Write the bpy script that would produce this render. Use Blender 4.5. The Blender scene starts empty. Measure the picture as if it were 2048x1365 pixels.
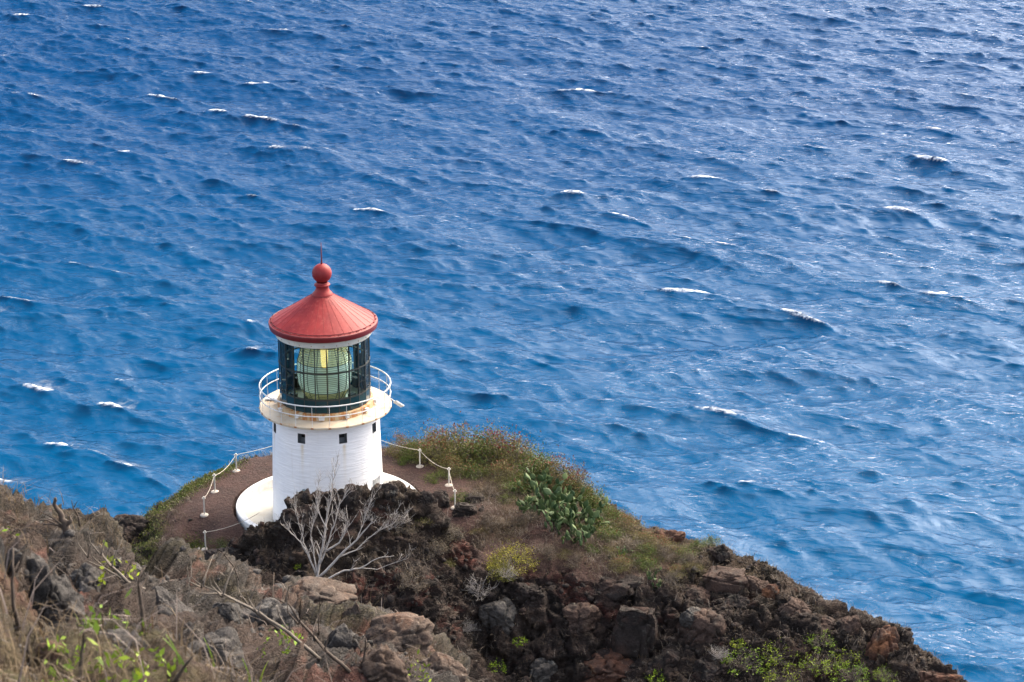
import bpy, bmesh, math, random
import numpy as np
from mathutils import Vector, Matrix
from mathutils.bvhtree import BVHTree
R = math.radians
random.seed(7)
rng = np.random.default_rng(11)
scene = bpy.context.scene
COL = scene.collection

# ------------------------------------------------------------------ camera, sky, sun
FPX = 4551.0                      # focal length in pixels of the 2048 px wide photograph
PITCH = R(19.4)
CAMZ = 172.0                      # metres above the sea
cam_d = bpy.data.cameras.new('camera')
cam_d.sensor_width = 36.0
cam_d.lens = FPX / 2048 * 36
cam_d.clip_start = 0.2
cam_d.clip_end = 60000
cam_d.dof.use_dof = True
cam_d.dof.focus_distance = 112
cam_d.dof.aperture_fstop = 9
cam = bpy.data.objects.new('camera', cam_d)
COL.objects.link(cam)
cam.location = (0, 0, CAMZ)
cam.rotation_euler = (math.pi / 2 - PITCH, 0, 0)
scene.camera = cam

SUN_AZ, SUN_EL = R(42), R(40)     # azimuth to the right of the view direction (+Y)
world = bpy.data.worlds.new('World')
scene.world = world
world.use_nodes = True
nt = world.node_tree
nt.nodes.clear()
sky = nt.nodes.new('ShaderNodeTexSky')
sky.sky_type = 'NISHITA'
sky.sun_disc = False
sky.sun_elevation = SUN_EL
sky.sun_rotation = SUN_AZ
sky.air_density = 1.0
sky.dust_density = 1.5
tc = nt.nodes.new('ShaderNodeTexCoord')
nz = nt.nodes.new('ShaderNodeTexNoise')
nz.inputs['Scale'].default_value = 2.6
nz.inputs['Detail'].default_value = 5
nt.links.new(tc.outputs['Generated'], nz.inputs['Vector'])
rp = nt.nodes.new('ShaderNodeValToRGB')
rp.color_ramp.elements[0].position = 0.36
rp.color_ramp.elements[0].color = (0.35, 0.35, 0.35, 1)
rp.color_ramp.elements[1].position = 0.62
rp.color_ramp.elements[1].color = (0.95, 0.95, 0.95, 1)
nt.links.new(nz.outputs['Fac'], rp.inputs['Fac'])
mx = nt.nodes.new('ShaderNodeMixRGB')
spz = nt.nodes.new('ShaderNodeSeparateXYZ'); nt.links.new(tc.outputs['Generated'], spz.inputs[0])
cg = nt.nodes.new('ShaderNodeValToRGB')                         # broken cloud cover, brighter low down
cg.color_ramp.elements[0].position = 0.05; cg.color_ramp.elements[0].color = (1.0, 1.0, 1.04, 1)
cg.color_ramp.elements[1].position = 0.75; cg.color_ramp.elements[1].color = (0.56, 0.60, 0.68, 1)
nt.links.new(spz.outputs['Z'], cg.inputs['Fac'])
cm = nt.nodes.new('ShaderNodeMixRGB'); cm.blend_type = 'MULTIPLY'; cm.inputs['Fac'].default_value = 1; cm.inputs['Color2'].default_value = (10.2, 10.6, 11.6, 1)
nt.links.new(cg.outputs['Color'], cm.inputs['Color1']); nt.links.new(cm.outputs['Color'], mx.inputs['Color2'])
nt.links.new(rp.outputs['Color'], mx.inputs['Fac'])
nt.links.new(sky.outputs['Color'], mx.inputs['Color1'])
bg = nt.nodes.new('ShaderNodeBackground')
bg.inputs['Strength'].default_value = 0.11
# bright veil of thin cloud round the sun
dt = nt.nodes.new('ShaderNodeVectorMath'); dt.operation = 'DOT_PRODUCT'
nrmz = nt.nodes.new('ShaderNodeVectorMath'); nrmz.operation = 'NORMALIZE'
nt.links.new(tc.outputs['Generated'], nrmz.inputs[0]); nt.links.new(nrmz.outputs[0], dt.inputs[0])
dt.inputs[1].default_value = (math.sin(SUN_AZ) * math.cos(SUN_EL), math.cos(SUN_AZ) * math.cos(SUN_EL), math.sin(SUN_EL))
cl = nt.nodes.new('ShaderNodeMath'); cl.operation = 'MAXIMUM'; cl.inputs[1].default_value = 0
nt.links.new(dt.outputs['Value'], cl.inputs[0])
pw = nt.nodes.new('ShaderNodeMath'); pw.operation = 'POWER'; pw.inputs[1].default_value = 9
nt.links.new(cl.outputs[0], pw.inputs[0])
d2 = nt.nodes.new('ShaderNodeVectorMath'); d2.operation = 'DOT_PRODUCT'      # clear blue gap in the cloud, ahead and to the left
nt.links.new(nrmz.outputs[0], d2.inputs[0])
d2.inputs[1].default_value = (math.sin(R(-26)) * math.cos(R(52)), math.cos(R(-26)) * math.cos(R(52)), math.sin(R(52)))
mr = nt.nodes.new('ShaderNodeMapRange'); mr.interpolation_type = 'SMOOTHSTEP'
mr.inputs[1].default_value = 0.68; mr.inputs[2].default_value = 0.90; mr.inputs[4].default_value = 0.93
nt.links.new(d2.outputs['Value'], mr.inputs[0])
gap = nt.nodes.new('ShaderNodeMixRGB'); gap.inputs['Color2'].default_value = (0.5, 1.6, 3.4, 1)
nt.links.new(mr.outputs[0], gap.inputs['Fac']); nt.links.new(mx.outputs['Color'], gap.inputs['Color1'])
gl = nt.nodes.new('ShaderNodeMixRGB'); gl.blend_type = 'ADD'
gl.inputs['Color2'].default_value = (122, 102, 80, 1)
nt.links.new(pw.outputs[0], gl.inputs['Fac']); nt.links.new(gap.outputs['Color'], gl.inputs['Color1'])
nt.links.new(gl.outputs['Color'], bg.inputs['Color'])
wo = nt.nodes.new('ShaderNodeOutputWorld')
nt.links.new(bg.outputs['Background'], wo.inputs['Surface'])

sun_d = bpy.data.lights.new('sun', 'SUN')
sun_d.energy = 1.1
sun_d.angle = R(14)
sun_d.color = (1.0, 0.95, 0.88)
sun = bpy.data.objects.new('sun', sun_d)
COL.objects.link(sun)
sdir = Vector((math.sin(SUN_AZ) * math.cos(SUN_EL), math.cos(SUN_AZ) * math.cos(SUN_EL), math.sin(SUN_EL)))
sun.rotation_euler = sdir.to_track_quat('Z', 'Y').to_euler()
sun.location = (60, 60, 300)

scene.view_settings.view_transform = 'Standard'
scene.view_settings.look = 'None'
scene.view_settings.exposure = 0.88
scene.view_settings.gamma = 1
scene.cycles.max_bounces = 8
scene.cycles.transparent_max_bounces = 24
scene.cycles.caustics_reflective = False
scene.cycles.caustics_refractive = False

# ------------------------------------------------------------------ helpers
FW = np.array([0, math.cos(PITCH), -math.sin(PITCH)])
UP = np.array([0, math.sin(PITCH), math.cos(PITCH)])
RT = np.array([1.0, 0, 0])
C0 = np.array([0, 0, CAMZ])
def ray(u, v): return RT * ((u - 1024) / FPX) + UP * ((682.5 - v) / FPX) + FW
def at_z(u, v, z):                # where the sight line meets a level z (metres relative to the camera)
    d = ray(u, v); return C0 + d * (z / d[2])
def at_y(u, v, y):
    d = ray(u, v); return C0 + d * (y / d[1])

def tag(o, label=None, cat=None, group=None, kind=None):
    if label: o['label'] = label
    if cat: o['category'] = cat
    if group: o['group'] = group
    if kind: o['kind'] = kind
    return o
def empty(name, loc, rz=0, parent=None):
    o = bpy.data.objects.new(name, None)
    COL.objects.link(o)
    o.location = tuple(loc); o.rotation_euler = (0, 0, rz)
    o.empty_display_size = 0.3
    if parent: o.parent = parent
    return o
def add(name, me, mat=None, parent=None, loc=None, smooth=True):
    if mat is not None:
        me.materials.clear(); me.materials.append(mat)
    if smooth and len(me.polygons):
        me.polygons.foreach_set('use_smooth', np.ones(len(me.polygons), dtype=bool))
    o = bpy.data.objects.new(name, me)
    COL.objects.link(o)
    if parent: o.parent = parent
    if loc is not None: o.location = tuple(loc)
    return o
def copy_tree(o, parent=None):
    c = o.copy(); COL.objects.link(c)
    c.parent = parent
    for ch in list(o.children): copy_tree(ch, c)
    return c
def np_mesh(name, V, F):
    """V (n,3), F (m,k) with constant k"""
    V = np.ascontiguousarray(V, dtype=np.float32); F = np.ascontiguousarray(F, dtype=np.int32)
    me = bpy.data.meshes.new(name)
    k = F.shape[1]
    me.vertices.add(len(V)); me.vertices.foreach_set('co', V.ravel())
    me.loops.add(F.size); me.loops.foreach_set('vertex_index', F.ravel())
    me.polygons.add(len(F))
    me.polygons.foreach_set('loop_start', np.arange(0, F.size, k, dtype=np.int32))
    me.update(calc_edges=True)
    return me
def grid_faces(nx, ny):
    i = np.arange(nx * ny).reshape(ny, nx)
    return np.stack([i[:-1, :-1], i[:-1, 1:], i[1:, 1:], i[1:, :-1]], -1).reshape(-1, 4)
def attr(me, name, a):
    t = me.attributes.new(name, 'FLOAT', 'POINT')
    t.data.foreach_set('value', np.ascontiguousarray(a, dtype=np.float32).ravel())

class MB:
    """collects quads / tris of one part"""
    def __init__(s): s.v = []; s.f = []
    def poly(s, pts):
        b = len(s.v); s.v += [tuple(p) for p in pts]; s.f.append(tuple(range(b, b + len(pts))))
    def box(s, c, size, rot=None):
        b = len(s.v); hx, hy, hz = size[0] / 2, size[1] / 2, size[2] / 2
        for x, y, z in ((-1,-1,-1),(1,-1,-1),(1,1,-1),(-1,1,-1),(-1,-1,1),(1,-1,1),(1,1,1),(-1,1,1)):
            p = Vector((x * hx, y * hy, z * hz))
            if rot is not None: p = rot @ p
            s.v.append(tuple(p + Vector(c)))
        for q in ((0,3,2,1),(4,5,6,7),(0,1,5,4),(1,2,6,5),(2,3,7,6),(3,0,4,7)): s.f.append(tuple(b + i for i in q))
    def tube(s, pts, rad, n=6, closed=False, caps=True):
        pts = [Vector(p) for p in pts]; m = len(pts)
        rad = [rad] * m if not hasattr(rad, '__len__') else rad
        b0 = len(s.v); ref = None
        for i, p in enumerate(pts):
            if closed: t = pts[(i + 1) % m] - pts[i - 1]
            else: t = pts[min(i + 1, m - 1)] - pts[max(i - 1, 0)]
            if t.length < 1e-9: t = Vector((0, 0, 1))
            t.normalize()
            if ref is None or abs(ref.dot(t)) > 0.95:
                ref = Vector((0, 0, 1)) if abs(t.z) < 0.8 else Vector((1, 0, 0))
            a = t.cross(ref).normalized(); c = t.cross(a)
            for k in range(n):
                w = 2 * math.pi * k / n
                s.v.append(tuple(p + (a * math.cos(w) + c * math.sin(w)) * rad[i]))
        for i in range(m if closed else m - 1):
            j = (i + 1) % m
            for k in range(n):
                k2 = (k + 1) % n
                s.f.append((b0 + i * n + k, b0 + i * n + k2, b0 + j * n + k2, b0 + j * n + k))
        if caps and not closed:
            s.f.append(tuple(b0 + k for k in range(n - 1, -1, -1)))
            s.f.append(tuple(b0 + (m - 1) * n + k for k in range(n)))
    def lathe(s, prof, n=96, a0=0, a1=None):
        full = a1 is None; a1 = a0 + 2 * math.pi if full else a1
        b0 = len(s.v); m = len(prof); nn = n if full else n + 1
        for k in range(nn):
            w = a0 + (a1 - a0) * k / n
            for r, z in prof: s.v.append((r * math.sin(w), -r * math.cos(w), z))
        for k in range(n):
            k2 = (k + 1) % nn
            for i in range(m - 1):
                s.f.append((b0 + k * m + i, b0 + k2 * m + i, b0 + k2 * m + i + 1, b0 + k * m + i + 1))
    def mesh(s, name):
        me = bpy.data.meshes.new(name); me.from_pydata(s.v, [], s.f); me.update(); return me
    def build(s, name, mat, parent=None, loc=None, smooth=False, sharp=None):
        me = s.mesh(name)
        o = add(name, me, mat, parent, loc, smooth)
        if sharp is not None and smooth:
            bm = bmesh.new(); bm.from_mesh(me)
            for e in bm.edges:
                if len(e.link_faces) == 2 and e.calc_face_angle(0) > sharp: e.smooth = False
            bm.to_mesh(me); bm.free()
        return o
def cyl(phi, r, z):               # phi = 0 faces the camera, + to the right
    return (r * math.sin(phi), -r * math.cos(phi), z)

# numpy noise
def _h(ix, iy, iz, seed):
    x = (ix.astype(np.int64) * 374761393 + iy.astype(np.int64) * 668265263 + iz.astype(np.int64) * 2147483647 + seed * 974711) & 0xffffffff
    x = ((x ^ (x >> 13)) * 1274126177) & 0xffffffff
    x = ((x ^ (x >> 16)) * 2246822519) & 0xffffffff
    x = x ^ (x >> 15)
    return (x & 0xffffff).astype(np.float64) / 0xffffff
def vnoise(p, seed=0):
    i = np.floor(p).astype(np.int64); f = p - i
    f = f * f * f * (f * (f * 6 - 15) + 10)
    r = 0
    for dx in (0, 1):
        wx = f[:, 0] if dx else 1 - f[:, 0]
        for dy in (0, 1):
            wy = f[:, 1] if dy else 1 - f[:, 1]
            for dz in (0, 1):
                wz = f[:, 2] if dz else 1 - f[:, 2]
                r = r + wx * wy * wz * _h(i[:, 0] + dx, i[:, 1] + dy, i[:, 2] + dz, seed)
    return r * 2 - 1
def fbm(p, o=5, g=0.5, seed=0):
    a, s, t = 1.0, 0, 0
    for k in range(o):
        s = s + a * vnoise(p * (2.03 ** k) + 17.3 * k, seed + k); t += a; a *= g
    return s / t
def ridged(p, o=5, g=0.5, seed=0):
    a, s, t = 1.0, 0, 0
    for k in range(o):
        s = s + a * (1 - np.abs(vnoise(p * (2.03 ** k) + 9.1 * k, seed + k)) * 2); t += a; a *= g
    return s / t
def worley(p, seed=0):
    i = np.floor(p).astype(np.int64)
    f1 = np.full(len(p), 9.0); f2 = f1.copy(); idv = np.zeros(len(p))
    for dx in (-1, 0, 1):
        for dy in (-1, 0, 1):
            for dz in (-1, 0, 1):
                c = (i[:, 0] + dx, i[:, 1] + dy, i[:, 2] + dz)
                q = np.stack([c[0] + _h(*c, seed + 1), c[1] + _h(*c, seed + 2), c[2] + _h(*c, seed + 3)], -1)
                d = np.linalg.norm(q - p, axis=1)
                near = d < f1
                f2 = np.where(near, f1, np.minimum(f2, d)); idv = np.where(near, _h(*c, seed + 4), idv); f1 = np.where(near, d, f1)
    return f1, f2, idv
def sstep(a, b, x):
    t = np.clip((x - a) / (b - a), 0, 1); return t * t * (3 - 2 * t)

# ------------------------------------------------------------------ materials
def new_mat(name):
    m = bpy.data.materials.new(name); m.use_nodes = True
    return m, m.node_tree, m.node_tree.nodes['Principled BSDF']
def nd(nt, t, **k):
    n = nt.nodes.new(t)
    for a, b in k.items():
        if a.startswith('_'): setattr(n, a[1:], b)
        else: n.inputs[a.replace('__', ' ')].default_value = b
    return n
def noise_fac(nt, scale, detail=6, rough=0.6, lo=0.35, hi=0.65, vec=None, dist=0.0):
    n = nd(nt, 'ShaderNodeTexNoise', Scale=scale, Detail=detail, Roughness=rough, Distortion=dist)
    if vec is not None: nt.links.new(vec, n.inputs['Vector'])
    m = nd(nt, 'ShaderNodeMapRange'); m.inputs[1].default_value = lo; m.inputs[2].default_value = hi
    nt.links.new(n.outputs['Fac'], m.inputs[0])
    return m.outputs[0]
def mixc(nt, fac, a, b, mode='MIX'):
    m = nt.nodes.new('ShaderNodeMixRGB'); m.blend_type = mode
    for s, x in (('Fac', fac), ('Color1', a), ('Color2', b)):
        if isinstance(x, (int, float)): m.inputs[s].default_value = x
        elif isinstance(x, tuple): m.inputs[s].default_value = (*x, 1) if len(x) == 3 else x
        else: nt.links.new(x, m.inputs[s])
    return m.outputs['Color']
def mathn(nt, op, a, b=None):
    m = nt.nodes.new('ShaderNodeMath'); m.operation = op
    for i, x in enumerate((a, b)):
        if x is None: continue
        if isinstance(x, (int, float)): m.inputs[i].default_value = x
        else: nt.links.new(x, m.inputs[i])
    return m.outputs[0]
def texco(nt, kind='Object', scale=None):
    t = nt.nodes.new('ShaderNodeTexCoord').outputs[kind]
    if scale:
        mp = nd(nt, 'ShaderNodeMapping', Scale=scale); nt.links.new(t, mp.inputs['Vector']); t = mp.outputs['Vector']
    return t
def geo_pos(nt): return nt.nodes.new('ShaderNodeNewGeometry').outputs['Position']
def attrf(nt, name):
    a = nt.nodes.new('ShaderNodeAttribute'); a.attribute_name = name; return a.outputs['Fac']
def bump(nt, b, h, strength=0.5, dist=0.05):
    n = nd(nt, 'ShaderNodeBump', Strength=strength, Distance=dist)
    nt.links.new(h, n.inputs['Height']); nt.links.new(n.outputs['Normal'], b.inputs['Normal'])
def simple(name, c1, c2=None, rough=0.6, scale=6.0, metal=0.0, bmp=0.0, spec=0.4, rnd=0.0):
    m, nt, b = new_mat(name)
    c2 = c2 or tuple(x * 0.8 for x in c1)
    v = texco(nt)
    f = noise_fac(nt, scale, vec=v)
    col = mixc(nt, f, c1, c2)
    if rnd:
        oi = nt.nodes.new('ShaderNodeObjectInfo')
        hs = nd(nt, 'ShaderNodeHueSaturation')
        vv = nd(nt, 'ShaderNodeMapRange'); vv.inputs[3].default_value = 1 - rnd; vv.inputs[4].default_value = 1 + rnd
        nt.links.new(oi.outputs['Random'], vv.inputs[0]); nt.links.new(vv.outputs[0], hs.inputs['Value'])
        hh = nd(nt, 'ShaderNodeMapRange'); hh.inputs[3].default_value = 0.5 - rnd * 0.05; hh.inputs[4].default_value = 0.5 + rnd * 0.05
        nt.links.new(oi.outputs['Random'], hh.inputs[0]); nt.links.new(hh.outputs[0], hs.inputs['Hue'])
        nt.links.new(col, hs.inputs['Color']); col = hs.outputs['Color']
    nt.links.new(col, b.inputs['Base Color'])
    b.inputs['Roughness'].default_value = rough; b.inputs['Metallic'].default_value = metal
    b.inputs['Specular IOR Level'].default_value = spec
    if bmp: bump(nt, b, noise_fac(nt, scale * 4, vec=v, lo=0.2, hi=0.8), bmp, 0.02)
    return m
def leafmat(name, c1, c2, rnd=0.25, trans=0.25, scale=2.2):
    m, nt, b = new_mat(name)
    v = geo_pos(nt)
    col = mixc(nt, noise_fac(nt, scale, 3, vec=v, lo=0.4, hi=0.6), c1, c2)
    isl = nt.nodes.new('ShaderNodeNewGeometry').outputs['Random Per Island']
    hs = nd(nt, 'ShaderNodeHueSaturation')
    vv = nd(nt, 'ShaderNodeMapRange'); vv.inputs[3].default_value = 0.55; vv.inputs[4].default_value = 1.5
    nt.links.new(isl, vv.inputs[0]); nt.links.new(vv.outputs[0], hs.inputs['Value'])
    oi = nt.nodes.new('ShaderNodeObjectInfo')
    hh = nd(nt, 'ShaderNodeMapRange'); hh.inputs[3].default_value = 0.5 - rnd * 0.08; hh.inputs[4].default_value = 0.5 + rnd * 0.06
    nt.links.new(oi.outputs['Random'], hh.inputs[0]); nt.links.new(hh.outputs[0], hs.inputs['Hue'])
    nt.links.new(col, hs.inputs['Color'])
    nt.links.new(hs.outputs['Color'], b.inputs['Base Color'])
    b.inputs['Roughness'].default_value = 0.6; b.inputs['Specular IOR Level'].default_value = 0.25
    tr = nt.nodes.new('ShaderNodeBsdfTranslucent'); nt.links.new(hs.outputs['Color'], tr.inputs['Color'])
    ms = nt.nodes.new('ShaderNodeMixShader'); ms.inputs['Fac'].default_value = trans
    nt.links.new(b.outputs[0], ms.inputs[1]); nt.links.new(tr.outputs[0], ms.inputs[2])
    nt.links.new(ms.outputs[0], nt.nodes['Material Output'].inputs['Surface'])
    return m

# ------------------------------------------------------------------ the sea
def ocean_tile(N, L, seed=3):
    g = 9.81; r = np.random.default_rng(seed)
    k = np.fft.fftfreq(N, L / N) * 2 * math.pi
    KX, KY = np.meshgrid(k, k)
    K = np.hypot(KX, KY); K[0, 0] = 1
    wd = np.array([-0.36, -0.93])
    cosd = (KX * wd[0] + KY * wd[1]) / K
    def spec(lp, p, cut):
        kp = 2 * math.pi / lp
        S = np.exp(-1.25 * (kp / K) ** 2) / K ** 4 * np.abs(cosd) ** p * np.where(cosd > 0, 1, 0.12)
        return S * np.exp(-(K * cut) ** 2)
    S = spec(64, 5.0, 0.12)
    S /= S.sum()
    S2 = spec(31, 4.5, 0.1); S2 /= S2.sum()
    S3 = spec(9.0, 3.0, 0.08); S3 /= S3.sum()
    S = 0.92 ** 2 * S + 0.37 ** 2 * S2 + 0.115 ** 2 * S3
    S[0, 0] = 0
    a = np.sqrt(S) * (r.normal(size=(N, N)) + 1j * r.normal(size=(N, N))) * N * N
    f = lambda A: np.real(np.fft.ifft2(A))
    h = f(a); lam = 0.82
    dx = f(1j * KX / K * a); dy = f(1j * KY / K * a)
    sc = lam
    jxx = 1 + sc * f(-KX * KX / K * a); jyy = 1 + sc * f(-KY * KY / K * a); jxy = sc * f(-KX * KY / K * a)
    # low passed fold for whitecaps
    lp = np.exp(-(K * 0.8) ** 2)
    al = a * lp
    J = (1 + sc * f(-KX * KX / K * al)) * (1 + sc * f(-KY * KY / K * al)) - (sc * f(-KX * KY / K * al)) ** 2
    return h, sc * dx, sc * dy, J
def build_sea():
    N, L = 1280, 720.0
    h, dx, dy, J = ocean_tile(N, L)
    st = L / N
    x0, x1, y0, y1 = -265, 265, 240, 985
    ix = np.arange(int(x0 / st), int(x1 / st)); iy = np.arange(int(y0 / st), int(y1 / st))
    X, Y = np.meshgrid(ix * st, iy * st)
    sl = np.ix_(iy % N, ix % N)
    fade = sstep(0, 30, X - X.min()) * sstep(0, 30, X.max() - X) * sstep(0, 30, Y - Y.min()) * sstep(0, 30, Y.max() - Y)
    Z = h[sl] * fade
    th = np.quantile(J, 0.0052); th2 = np.quantile(J, 0.0008)
    foam = np.clip((th - J[sl]) / (th - th2), 0, 1)
    # foam trails behind the crests: smear the field down-wind
    tr = foam.copy()
    for k in range(1, 12):
        tr = np.maximum(tr, np.roll(np.roll(foam, k, 0), int(round(k * 0.36)), 1) * (0.85 - k / 15))
    V = np.stack([X + dx[sl] * fade, Y + dy[sl] * fade, Z], -1).reshape(-1, 3)
    F = grid_faces(len(ix), len(iy))
    nv = len(V)
    # open sea out to the horizon, a sheet round the detailed patch
    a, b, c, d = X.min() , X.max(), Y.min(), Y.max()
    far = 30000
    OV, OF = [], []
    def sheet(p, q, r_, s_, n=24):
        base = nv + len(OV)
        us = np.linspace(p, q, n); vs = np.linspace(r_, s_, n)
        for v in vs:
            for u in us: OV.append((u, v, 0))
        for j in range(n - 1):
            for i in range(n - 1): OF.append((base + j * n + i, base + j * n + i + 1, base + (j + 1) * n + i + 1, base + (j + 1) * n + i))
    sheet(-far, a, -3000, far); sheet(b, far, -3000, far); sheet(a, b, d, far); sheet(a, b, -3000, c)
    V = np.concatenate([V, np.array(OV)]); F = np.concatenate([F, np.array(OF)])
    me = np_mesh('water', V, F)
    attr(me, 'foam', np.concatenate([foam.ravel(), np.zeros(len(OV))]))
    attr(me, 'trail', np.concatenate([tr.ravel(), np.zeros(len(OV))]))
    m, nt, b_ = new_mat('sea_water')
    p = geo_pos(nt)
    big = noise_fac(nt, 0.006, 3, vec=p, lo=0.35, hi=0.65)
    sx = nt.nodes.new('ShaderNodeSeparateXYZ'); nt.links.new(p, sx.inputs[0])       # paler turquoise over the shallows below the headland
    dp_ = nd(nt, 'ShaderNodeMapRange'); dp_.interpolation_type = 'SMOOTHSTEP'; dp_.inputs[1].default_value = 330; dp_.inputs[2].default_value = 800
    nt.links.new(mathn(nt, 'ADD', sx.outputs['Y'], mathn(nt, 'MULTIPLY', big, 60.0)), dp_.inputs[0])
    base = mixc(nt, dp_.outputs[0], (0.000, 0.052, 0.136), (0.000, 0.033, 0.110))
    mp = nd(nt, 'ShaderNodeMapping', Scale=(0.55, 1.0, 1.0), Rotation=(0, 0, R(-20))); nt.links.new(p, mp.inputs['Vector'])
    fn = noise_fac(nt, 1.1, 8, 0.72, 0.36, 0.62, vec=mp.outputs['Vector'], dist=0.6)
    fo = mathn(nt, 'MULTIPLY', attrf(nt, 'foam'), 1.5)
    ft = mathn(nt, 'MULTIPLY', attrf(nt, 'trail'), mathn(nt, 'POWER', fn, 1.8))
    fac = mathn(nt, 'MINIMUM', mathn(nt, 'MAXIMUM', mathn(nt, 'MULTIPLY', fo, mathn(nt, 'MULTIPLY', mathn(nt, 'ADD', fn, -0.12), 2.0)), ft), 1.0)
    mc = nd(nt, 'ShaderNodeMapping', Rotation=(0, 0, R(21))); nt.links.new(p, mc.inputs['Vector'])
    ms_ = nd(nt, 'ShaderNodeMapping', Scale=(0.34, 1.0, 1.0)); nt.links.new(mc.outputs['Vector'], ms_.inputs['Vector'])
    n1 = nd(nt, 'ShaderNodeTexNoise', Scale=1.0, Detail=8, Roughness=0.66, Distortion=0.4); nt.links.new(ms_.outputs['Vector'], n1.inputs['Vector'])
    mg = nd(nt, 'ShaderNodeMapping', Scale=(0.012, 0.030, 1)); nt.links.new(mc.outputs['Vector'], mg.inputs['Vector'])
    gust = nd(nt, 'ShaderNodeMapRange'); gust.inputs[3].default_value = 0.35; gust.inputs[4].default_value = 1.5
    nt.links.new(noise_fac(nt, 1.0, 4, 0.6, 0.38, 0.62, vec=mg.outputs['Vector']), gust.inputs[0])
    bn = nd(nt, 'ShaderNodeBump', Strength=1.0, Distance=0.31)
    nt.links.new(mathn(nt, 'MULTIPLY', n1.outputs['Fac'], gust.outputs[0]), bn.inputs['Height'])
    nt.nodes.remove(b_)
    df = nt.nodes.new('ShaderNodeBsdfDiffuse'); nt.links.new(base, df.inputs['Color'])
    upv = nt.nodes.new('ShaderNodeCombineXYZ'); upv.inputs[2].default_value = 1.0; nt.links.new(upv.outputs[0], df.inputs['Normal'])
    gs = nt.nodes.new('ShaderNodeBsdfGlossy'); gs.inputs['Roughness'].default_value = 0.12; gs.inputs['Color'].default_value = (0.34, 0.41, 0.53, 1); nt.links.new(bn.outputs['Normal'], gs.inputs['Normal'])
    fr = nd(nt, 'ShaderNodeFresnel', IOR=1.333); nt.links.new(bn.outputs['Normal'], fr.inputs['Normal'])
    m1 = nt.nodes.new('ShaderNodeMixShader'); nt.links.new(fr.outputs[0], m1.inputs[0]); nt.links.new(df.outputs[0], m1.inputs[1]); nt.links.new(gs.outputs[0], m1.inputs[2])
    fd = nt.nodes.new('ShaderNodeBsdfDiffuse'); fd.inputs['Color'].default_value = (0.78, 0.81, 0.84, 1); nt.links.new(bn.outputs['Normal'], fd.inputs['Normal'])
    m2 = nt.nodes.new('ShaderNodeMixShader'); nt.links.new(fac, m2.inputs[0]); nt.links.new(m1.outputs[0], m2.inputs[1]); nt.links.new(fd.outputs[0], m2.inputs[2])
    nt.links.new(m2.outputs[0], nt.nodes['Material Output'].inputs['Surface'])
    o = add('water', me, m)
    tag(o, kind='structure')
build_sea()

# ------------------------------------------------------------------ terrain
def rbf(pts, c=1.2, lam=1e-3):
    P = np.array([q[:2] for q in pts]); Zv = np.array([q[2] for q in pts])
    D = np.sqrt(((P[:, None] - P[None]) ** 2).sum(-1) + c * c)
    n = len(P)
    A = np.zeros((n + 1, n + 1)); A[:n, :n] = D - lam * np.eye(n) * 30; A[:n, n] = 1; A[n, :n] = 1
    w = np.linalg.solve(A, np.append(Zv, 0))
    def f(X, Y):
        out = np.full(X.shape, w[n])
        for i in range(n): out = out + w[i] * np.sqrt((X - P[i, 0]) ** 2 + (Y - P[i, 1]) ** 2 + c * c)
        return out
    return f
def poly_sd(X, Y, poly):
    """signed distance, positive outside"""
    poly = np.array(poly); d = np.full(X.shape, 1e9); ins = np.zeros(X.shape, bool)
    n = len(poly)
    for i in range(n):
        a, b = poly[i], poly[(i + 1) % n]
        e = b - a; wx, wy = X - a[0], Y - a[1]
        t = np.clip((wx * e[0] + wy * e[1]) / (e @ e), 0, 1)
        d = np.minimum(d, np.hypot(wx - t * e[0], wy - t * e[1]))
        c = ((a[1] > Y) != (b[1] > Y)) & (X < (b[0] - a[0]) * (Y - a[1]) / (b[1] - a[1] + 1e-12) + a[0])
        ins ^= c
    return np.where(ins, -d, d)
LH = at_z(657, 1004, -45.4)              # lighthouse axis at the rim of its apron
LX, LY, LZ = LH
def seg_d(X, Y, pts):
    d = np.full(X.shape, 1e9)
    for a, b in zip(pts[:-1], pts[1:]):
        a = np.array(a); b = np.array(b); e = b - a
        t = np.clip(((X - a[0]) * e[0] + (Y - a[1]) * e[1]) / (e @ e), 0, 1)
        d = np.minimum(d, np.hypot(X - a[0] - t * e[0], Y - a[1] - t * e[1]))
    return d

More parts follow.
